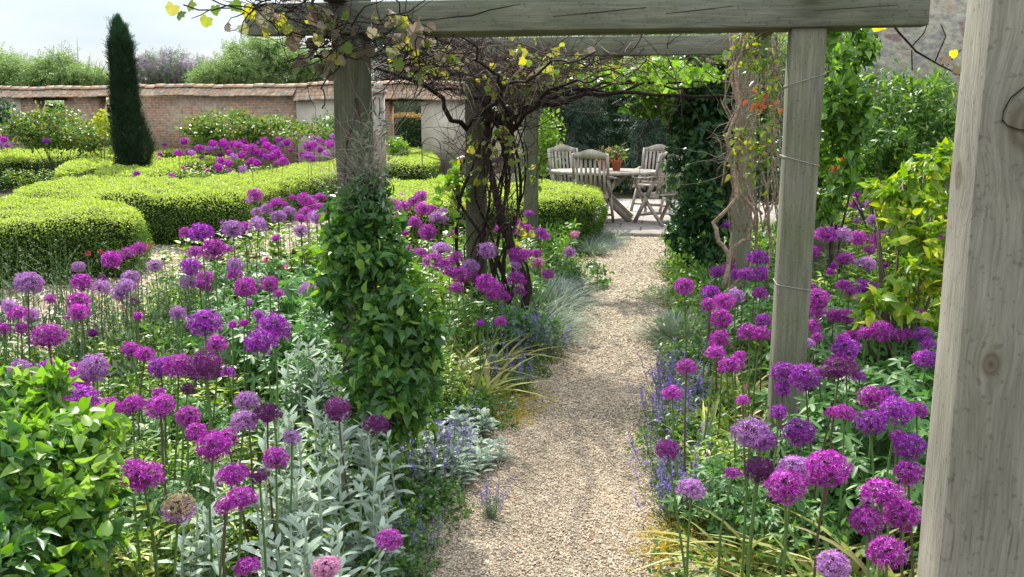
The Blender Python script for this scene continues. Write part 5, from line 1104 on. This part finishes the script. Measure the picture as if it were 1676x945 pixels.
P_ = {'ger': [g_geranium(i) for i in range(3)], 'leafy': [g_leafy(0), g_leafy(1, (G_YELLOW, G_BRIGHT), mix=.3), g_leafy(2, (G_BRIGHT, G_YELLOW), 18, .34, .06, mix=.75)],
      'rose': [g_leafy(3, (G_ROSE, G_BRIGHT), 12, .45, .07, LF_HEART, 'leafy_perennial')],
      'cat': [g_catmint(0), g_catmint(1)], 'lamb': [g_lamb(0), g_lamb(1), g_lamb(2)], 'lambr': [g_lamb(3, False), g_lamb(4, False)],
      'strap': [g_strap(0), g_strap(1), g_strap(2, 30, .38)], 'tuft': [g_tuft(0), g_tuft(1, 320, .2, leafmat('blue_grey_blade', [(.12,.20,.15),(.18,.27,.21),(.10,.17,.11)], .6, .2))],
      'wisp': [g_wisp(0), g_wisp(1, .65, 26, True), g_wisp(2, .85, 14)], 'mound': [g_mound(0, [G_MID, G_BRIGHT]), g_mound(1, [G_MID, G_GREY], .028)],
      'pale': [g_mound(2, [leafmat('cream_leaf', [(.5,.55,.35),(.35,.45,.22),(.6,.62,.45)]), G_BRIGHT], .02, .18, .12, 800, name='pale_mound')],
      'lav': [g_tuft(3, 420, .30, G_GREY, .16, .008, 'lavender'), g_tuft(4, 380, .26, leafmat('lavender_blade', [(.14,.19,.17),(.22,.28,.25)], .7, .2), .16, .008, 'lavender')]}
USED = set()
def place(kind, pts, label, sc=1.0, cat=None, world=False, jig=.12):
    """label: what each is, then where; an ordinal from the left goes between"""
    what, where = label; pts = sorted(pts, key=lambda p: p[0]) if not world else pts
    for i, p in enumerate(pts):
        pr_ = P_[kind][i % len(P_[kind])]; loc = G(p[0], p[1]) if not world else Vector((p[0], p[1], 0))
        s = sc*(p[2] if len(p) > 2 else 1)*random.uniform(1-jig, 1+jig); lab = f'{what}, {ORD[i]} from left {where}' if len(pts) > 1 else f'{what} {where}'
        o = dup(pr_, loc, random.uniform(0, 6.28), s, lab, (what+' '+where) if len(pts) > 1 else None); USED.add(pr_.name)
        if cat: o['category'] = cat
# left bed
place('ger', [(400,655),(455,665),(515,680),(555,720)], ('jagged-leaved geranium clump', 'in front row left of the clematis post'), 1.1)
place('ger', [(375,590),(425,600),(480,605),(535,620),(580,640)], ('jagged-leaved geranium clump', 'in middle row left of the clematis post'), 1.2)
place('ger', [(350,535),(405,530),(460,535),(515,545),(560,560)], ('jagged-leaved geranium clump', 'in back row left of the clematis post'), 1.1)
place('rose', [(290,505),(330,490),(385,480),(430,475),(480,470),(530,480)], ('bright broad-leaved plant', 'along the far edge of the left bed'), 1.15)
place('leafy', [(250,560),(290,550),(330,540),(210,575),(170,600),(270,520),(320,505)], ('pale leafy clump', 'beside the side gravel under the seedheads'), 1.0)
place('leafy', [(395,440),(440,425),(490,430),(540,430)], ('green leafy clump', 'under alliums before the curving hedge'), 1.2)
place('leafy', [(190,830),(235,850),(280,820),(325,850),(370,830),(420,850),(460,800)], ('bright leafy clump', 'among allium stems in the left bed front'), .8)
place('leafy', [(200,960),(260,980),(310,960),(370,990),(420,930)], ('bright leafy clump', 'along the bottom of the left bed'), .75)
place('leafy', [(40,640),(90,620),(140,610),(190,640),(130,690),(240,700),(300,690),(350,720)], ('bright leafy clump', 'behind the lower left clematis bush'), .85)
place('mound', [(230,760),(290,740),(350,780),(400,740),(440,720)], ('low green mound', 'in the left bed centre'), 1.4)
place('ger', [(300,760),(420,780),(250,900),(340,900)], ('small geranium clump', 'amid stems in the left bed front'), .7)
place('strap', [(210,900),(300,930),(350,880),(450,900),(270,1010),(180,1010)], ('pale strap-leaved clump', 'between lower left allium stems'), .75)
place('wisp', [(160,600),(195,620),(235,600),(275,590),(320,580),(355,570),(215,680),(290,650)], ('wispy grey-green seedhead stems', 'above the side gravel path'), 1.0)
place('wisp', [(15,600),(55,610),(100,590),(130,640)], ('tall thin seedhead stems', 'at the left frame edge before the near hedge'), 1.15)
place('lamb', [(480,850),(525,835),(570,830),(615,845)], ('tall silver felt-leaved plant', 'in the back row by the clematis post foot'), 1.0)
place('lamb', [(455,960),(500,935),(550,945),(600,950)], ('tall silver felt-leaved plant', 'in the front row by the bottom edge'), .9)
place('lamb', [(350,1010),(500,1040),(560,1050)], ('silver felt-leaved plant', 'lowest, cut by the bottom edge'), .9)
place('lamb', [(510,720),(545,740),(590,760)], ('upright silver felt-leaved plant', 'against the clematis post foot'), 1.0)
place('lambr', [(715,790),(750,780),(775,760),(705,745),(745,735),(768,715)], ('low silver rosette', 'at the gravel edge below the clematis'), .85)
place('mound', [(640,900),(665,880),(680,830),(700,840),(650,800),(640,760),(680,790),(630,970),(655,940),(620,860)], ('low green creeping mound', 'along the lower left gravel edge'), .85)
place('mound', [(765,700),(795,690),(830,645),(860,615),(880,590),(700,700),(730,690)], ('low green mound', 'at the gravel edge below the old vine'), .9)
place('cat', [(705,800),(735,775)], ('small violet catmint', 'among silver rosettes by the gravel'), .8)
place('cat', [(690,905),(800,850)], ('violet catmint sprig', 'sprawling onto the lower left gravel'), .5)
place('strap', [(725,640),(750,655),(775,668),(798,660),(755,610),(790,620),(690,620),(815,610)], ('yellowing strap-leaved clump', 'between clematis post and old vine foot'), .95)
place('leafy', [(650,580),(690,590),(730,575),(760,560),(700,535),(740,520),(660,530),(690,640),(720,670),(760,590)], ('yellow-green leafy clump', 'between the clematis post and old vine'), 1.05)
place('leafy', [(640,440),(680,450),(720,440),(760,430),(620,480),(720,480)], ('green leafy clump', 'under alliums before the square hedge'), 1.2)
place('ger', [(790,560),(830,580),(860,590),(810,520),(850,530)], ('geranium clump', 'around the old vine foot'), .85)
place('lav', [(860,545),(875,570),(900,540),(912,510),(885,505),(905,480),(870,490),(920,490)], ('grey-green lavender tuft', 'on the left gravel edge past the vine'), 1.15)
place('cat', [(860,600),(885,590),(840,640)], ('greyish catmint clump', 'by the gravel at the vine foot'), 1.0)
place('mound', [(895,455),(920,450),(945,470),(870,470)], ('fresh green mound', 'in front of the square hedge'), 1.5)
place('lav', [(965,418),(985,408),(995,400)], ('small grey tuft', 'at the square hedge corner by the patio'), .9)
place('leafy', [(870,450),(840,460),(800,470),(770,480)], ('green clump', 'behind the old vine under the alliums'), 1.1)
# right bed
place('cat', [(1075,700),(1100,675),(1095,650),(1125,660),(1135,700),(1110,720)], ('violet flowering catmint clump', 'spilling on the right gravel edge'), .85)
place('cat', [(1095,790),(1130,790),(1100,860),(1130,850)], ('sparser violet catmint clump', 'by the mossy edging lower right'), .75)
place('tuft', [(1100,560),(1125,565),(1145,545),(1120,535)], ('blue-grey spiky tuft', 'at the right gravel edge mid path'), 1.15)
place('pale', [(1080,495),(1105,490),(1125,505)], ('cream variegated mound', 'by the gravel below the dark climber'), 1.0)
place('mound', [(1110,600),(1150,610),(1180,590),(1210,620),(1100,445),(1120,740)], ('low green mound', 'on the path side of the right posts'), 1.1)
place('strap', [(1165,700),(1200,720),(1235,740),(1180,640),(1215,660),(1150,760)], ('yellowing strap-leaved clump', 'left of the bare post foot'), .8)
place('leafy', [(1155,670),(1190,680),(1225,690),(1160,820),(1190,780),(1215,800)], ('light green leafy clump', 'between gravel and the bare post'), .6)
place('strap', [(1200,940),(1225,970),(1260,950),(1295,960),(1340,980),(1250,1030),(1300,1050)], ('green and yellow strap-leaved clump', 'along the bottom right'), .8)
place('strap', [(1380,1000),(1420,1040),(1470,1010),(1370,1090)], ('tall strap-leaved clump', 'below the pale near post'), 1.0)
place('ger', [(1180,880),(1215,900),(1300,930),(1350,920)], ('jagged geranium clump', 'in front of the bare post foot'), .65)
place('ger', [(1330,830),(1385,860),(1440,890),(1490,930),(1500,850)], ('jagged geranium clump', 'right of the bare post foot, front row'), 1.1)
place('ger', [(1355,740),(1385,760),(1420,780),(1470,800),(1510,780)], ('jagged geranium clump', 'right of the bare post, second row'), 1.15)
place('ger', [(1345,670),(1375,680),(1420,690),(1470,700),(1510,700)], ('jagged geranium clump', 'right of the bare post, third row'), 1.15)
place('ger', [(1330,610),(1380,620),(1430,620),(1480,630)], ('jagged geranium clump', 'right of the bare post, fourth row'), 1.15)
place('leafy', [(1335,555),(1375,560),(1420,565),(1465,570),(1510,570)], ('light green leafy clump', 'behind the bare post, fifth row'), 1.2)
place('lav', [(1335,505),(1350,520),(1365,500)], ('pale silvery blade tuft', 'just behind the bare post'), 1.3)
place('leafy', [(1375,500),(1420,505),(1465,510),(1505,510)], ('light green leafy clump', 'behind the bare post, sixth row'), 1.25)
place('leafy', [(1345,455),(1385,460),(1425,460),(1470,460),(1510,460)], ('light green leafy clump', 'behind the bare post, seventh row'), 1.4)
place('rose', [(1335,415),(1370,420),(1410,420),(1455,415),(1500,415)], ('green leafy clump', 'at the back of the right bed'), 1.5)
place('ger', [(1230,560),(1255,600),(1215,520),(1240,480)], ('geranium clump', 'between middle and bare right posts'), 1.0)
place('mound', [(1170,480),(1200,470),(1235,450),(1260,440)], ('dark green mound', 'below the dark climber and honeysuckle'), 1.6)
# far drift foliage
fw = []
for d, n in ((15.2, 7), (17, 8), (19, 8)):
    for i in range(n): p = Z(285+i*270/n+random.uniform(-10, 10), 190, d); fw.append((p.x, p.y, 1.45))
rows = [fw[:7], fw[7:15], fw[15:]]
for rw, nm in zip(rows, ('nearest', 'middle', 'farthest')): place('leafy', rw, ('green allium-bed clump', f'in the {nm} row of the far drift'), 1, world=True)
fl = [(p.x, p.y, 1.3) for p in (Z(x, 190, 19.5) for x in (-10, 20, 50, 80, 115))]
place('leafy', fl, ('green clump', 'under the bush by the left wall'), 1, world=True)
for k in P_.values():
    for o in k:
        for ch in list(o.children): bpy.data.objects.remove(ch)
        bpy.data.objects.remove(o)
# red and pink buttons
def button(px, py, s, mat, lab, grp, h=None):
    z = None
    for h in np.arange(.45, 1.0, .05):
        p = G(px, py, h)
        if abs(s*PX(p)[2]/F-.028) < .008: break
    r = thing('button_flower', (p.x, p.y, 0), lab, 'flower', grp); D = min(s*PX(p)[2]/F, .035)
    mb = MB(); k = 40; d = rdir(k); mb.scatter(LF_SMALL, d*.25*D, d, rdir(k), np.full(k, .26*D)); o = mb.build('flower_head', mat, r); o.location = (0, 0, h)
    mb = MB(); mb.tube([(random.gauss(0, .03), 0, 0), (0, .01, h*.5), (0, 0, h)], [.002, .0018, .0012], 4); mb.build('stem', STEM, r)
for px, py, s, lab in ((164, 412, 9, 'crimson button flower before the near hedge, rightmost of a pair'), (143, 415, 11, 'pinkish button flower before the near hedge, left of a pair'), (243, 402, 12, 'bright crimson button flower beside the magenta alliums by the hedge'), (200, 504, 8, 'crimson button flower low among the grey seedheads'), (279, 428, 8, 'crimson button flower above the side gravel'), (152, 545, 9, 'crimson bud at left of the grey seedheads')): button(px, py, s, C_RED, lab, 'crimson button flowers')
for px, py, s, lab in ((437, 425, 13, 'hot pink flower left of the clematis post, larger of two'), (468, 437, 10, 'hot pink flower left of the clematis post, smaller of two'), (1221, 633, 9, 'hot pink flower beside the bare post')): button(px, py, s, C_PINK, lab, 'hot pink flowers')
# bed cover
def bedcover(name, poly, n, label, hmax=.2, mats=(G_BRIGHT, G_MID, G_STRAW), gaps=.45):
    q = sample_poly(poly, n); x, y = q[:, 0], q[:, 1]
    dens = .5+.28*np.sin(x*4.3+y*1.7)+.25*np.sin(y*5.1-x*2.4+1)+.2*np.sin(x*11+y*7); ok = RNG.random(len(q)) < np.clip(dens+gaps, .12, 1); q = q[ok]; dens = dens[ok]; k = len(q)
    z = np.clip(RNG.random(k)**1.3*hmax*np.clip(dens+.35, .2, 1.2), .005, 1)
    d = np.hypot(q[:, 0], q[:, 1]); s = RNG.uniform(.018, .045, k)*np.clip(d/4.5, 1, 2.4)
    P = np.column_stack([q, z]); sel = RNG.random(k); mb = MB()
    for m_, a, b, T_ in ((0, 0, .42, LF_LANCE), (1, .42, .86, LF_SMALL), (2, .86, 1.01, LF_LANCE)):
        u = (sel >= a) & (sel < b); kk = int(u.sum()); Pu = P[u].copy()
        if m_ == 2: Pu[:, 2] *= .2
        mb.scatter(T_, Pu, RNG.normal(size=(kk, 3))+np.array([0, 0, .5]), RNG.normal(size=(kk, 3))*.5+np.array([0, 0, 1]), s[u]*(1 if m_ < 2 else 1.3), m_)
    tag(mb.build(name, list(mats)), label, kind='stuff')
LB_ = [(-1.0, 1.2), (-1.0, 11.4), (-2.0, 11.4)]+[tuple(G(*q)[:2]) for q in ((600,385),(520,425),(430,480),(300,550),(120,615),(-100,655))]+[(-4.2, 1.2)]
bedcover('left_bed_foliage', LB_, 85000, 'mixed low green foliage carpeting the left flower bed', .3)
RB_ = [(.08, 1.2), (.10, 12.2), (3.6, 12.2), (4.2, 6), (2.6, 1.2)]
bedcover('right_bed_foliage', RB_, 62000, 'mixed low green foliage carpeting the right flower bed', .26)
FB = [tuple(Z(x, 190, d)[:2]) for x, d in ((240, 14.6), (560, 14.6), (600, 21.5), (200, 21.5))]
bedcover('far_bed_foliage', FB, 9000, 'green foliage under the far alliums', .45)
bedcover('lawn_behind', [(-14, 17), (-14, 60), (20, 60), (20, 17.7)], 9000, 'rough grass and ground cover beyond the patio and hedges', .3)
# ragged path margins: low trailing leaves and litter over both gravel edges
mb = MB()
for edge, sg in ((pl, -1), (pr, 1)):
    for (x0, y0), (x1, y1) in zip(edge, edge[1:]):
        if y1 < 1.5: continue
        k = 190 if y0 < 6 else 110; t = RNG.random(k); off = np.abs(RNG.normal(0, .05, k))*RNG.uniform(.2, 1.4)
        q = np.column_stack([x0+(x1-x0)*t-sg*off+sg*.03, y0+(y1-y0)*t, np.abs(RNG.normal(0, .025, k))+.012]); s = RNG.uniform(.015, .04, k); m_ = RNG.random(k) < .55
        for mi, u in ((0, m_), (1, ~m_)):
            kk = int(u.sum()); mb.scatter(LF_LANCE if mi else LF_SMALL, q[u], RNG.normal(size=(kk, 3))+np.array([-sg*.3, 0, .2]), RNG.normal(size=(kk, 3))*.5+np.array([0, 0, 1]), s[u], mi)
tag(mb.build('path_edge_leaves', [G_MID, G_STRAW]), 'small trailing leaves and straw litter along both gravel edges', kind='stuff')
mb = MB()
for (px, py, rw, n) in ((1105, 895, .07, 800), (1098, 925, .06, 500), (846, 660, .10, 900), (838, 690, .07, 500), (1118, 870, .05, 300)):
    c = np.array(G(px, py)); k = n; P = c+RNG.normal(size=(k, 3))*np.array([rw, rw*1.3, .012])+np.array([0, 0, .03]); mb.scatter(LF_SMALL, P, RNG.normal(size=(k, 3))+np.array([0, 0, .6]), rdir(k)+np.array([0, 0, .6]), RNG.uniform(.008, .02, k))
tag(mb.build('yellow_moss', G_MOSS), 'golden yellow mossy sedum on both gravel edges', kind='stuff')
mb = MB(); q = sample_poly(path_poly, 170); q = q[(q[:, 1] > 1.8)]; k = len(q)
for mi, u in ((0, RNG.random(k) < .5), (1, RNG.random(k) < .3)):
    kk = int(u.sum()); mb.scatter(LF_SMALL, np.column_stack([q[u], np.full(kk, .022)]), RNG.normal(size=(kk, 3))*np.array([1, 1, .1]), RNG.normal(size=(kk, 3))*.3+np.array([0, 0, 1]), RNG.uniform(.012, .03, kk), mi)
tag(mb.build('fallen_leaves', [leafmat('dead_leaf', [(.12,.06,.03),(.3,.14,.06),(.2,.12,.05)], .8, .1), C_NEP]), 'scattered dead leaves and petals on the gravel path', kind='stuff')
# edging stones on the right margin
ES = plain('edging_stone', (.36,.29,.25), .9, .2, col2=(.27,.2,.17), scale=14, bump=.5)
for i, (px, py, L, lab) in enumerate(((1110, 945, .2, 'grey-pink edging stone below the yellow moss, nearest of the edging'), (1116, 640, .32, 'pinkish edging slab beside the catmint'), (1108, 590, .3, 'pinkish edging slab beside the blue-grey tuft'), (1120, 820, .25, 'reddish edging slab half buried by the sparse lilac allium'))):
    p = G(px, py); mb = MB(); mb.box((-.055, -L/2, -.02), (.055, L/2, .035)); o = mb.build('edging_stone', ES); o.location = (p.x+.02, p.y, 0); o.rotation_euler = (0, 0, random.gauss(0, .05)); tag(o, lab, 'stone', 'edging stones of the gravel path'); m = o.modifiers.new('b', 'BEVEL'); m.width = .012; m.segments = 3
p = G(1342, 470); mb = MB(); k = 12; V = []
for j in range(6):
    for q in range(k): a = 2*math.pi*q/k; rr = (.15, .17, .16, .20, .21, .12)[j]*(1+.08*math.sin(a*3+j)); V.append((rr*math.cos(a), rr*math.sin(a), (.0, .12, .3, .42, .5, .52)[j]))
mb.add(V, [(j*k+q, j*k+(q+1) % k, (j+1)*k+(q+1) % k, (j+1)*k+q) for j in range(5) for q in range(k)]+[tuple(range(5*k, 6*k))]); o = mb.build('stone_planter', plain('mossy_stone', (.20,.18,.14), .95, .1, col2=(.08,.085,.05), scale=9, bump=.8)); o.location = (p.x, p.y, 0); tag(o, 'dark mossy stone planter just behind the bare post', 'planter')
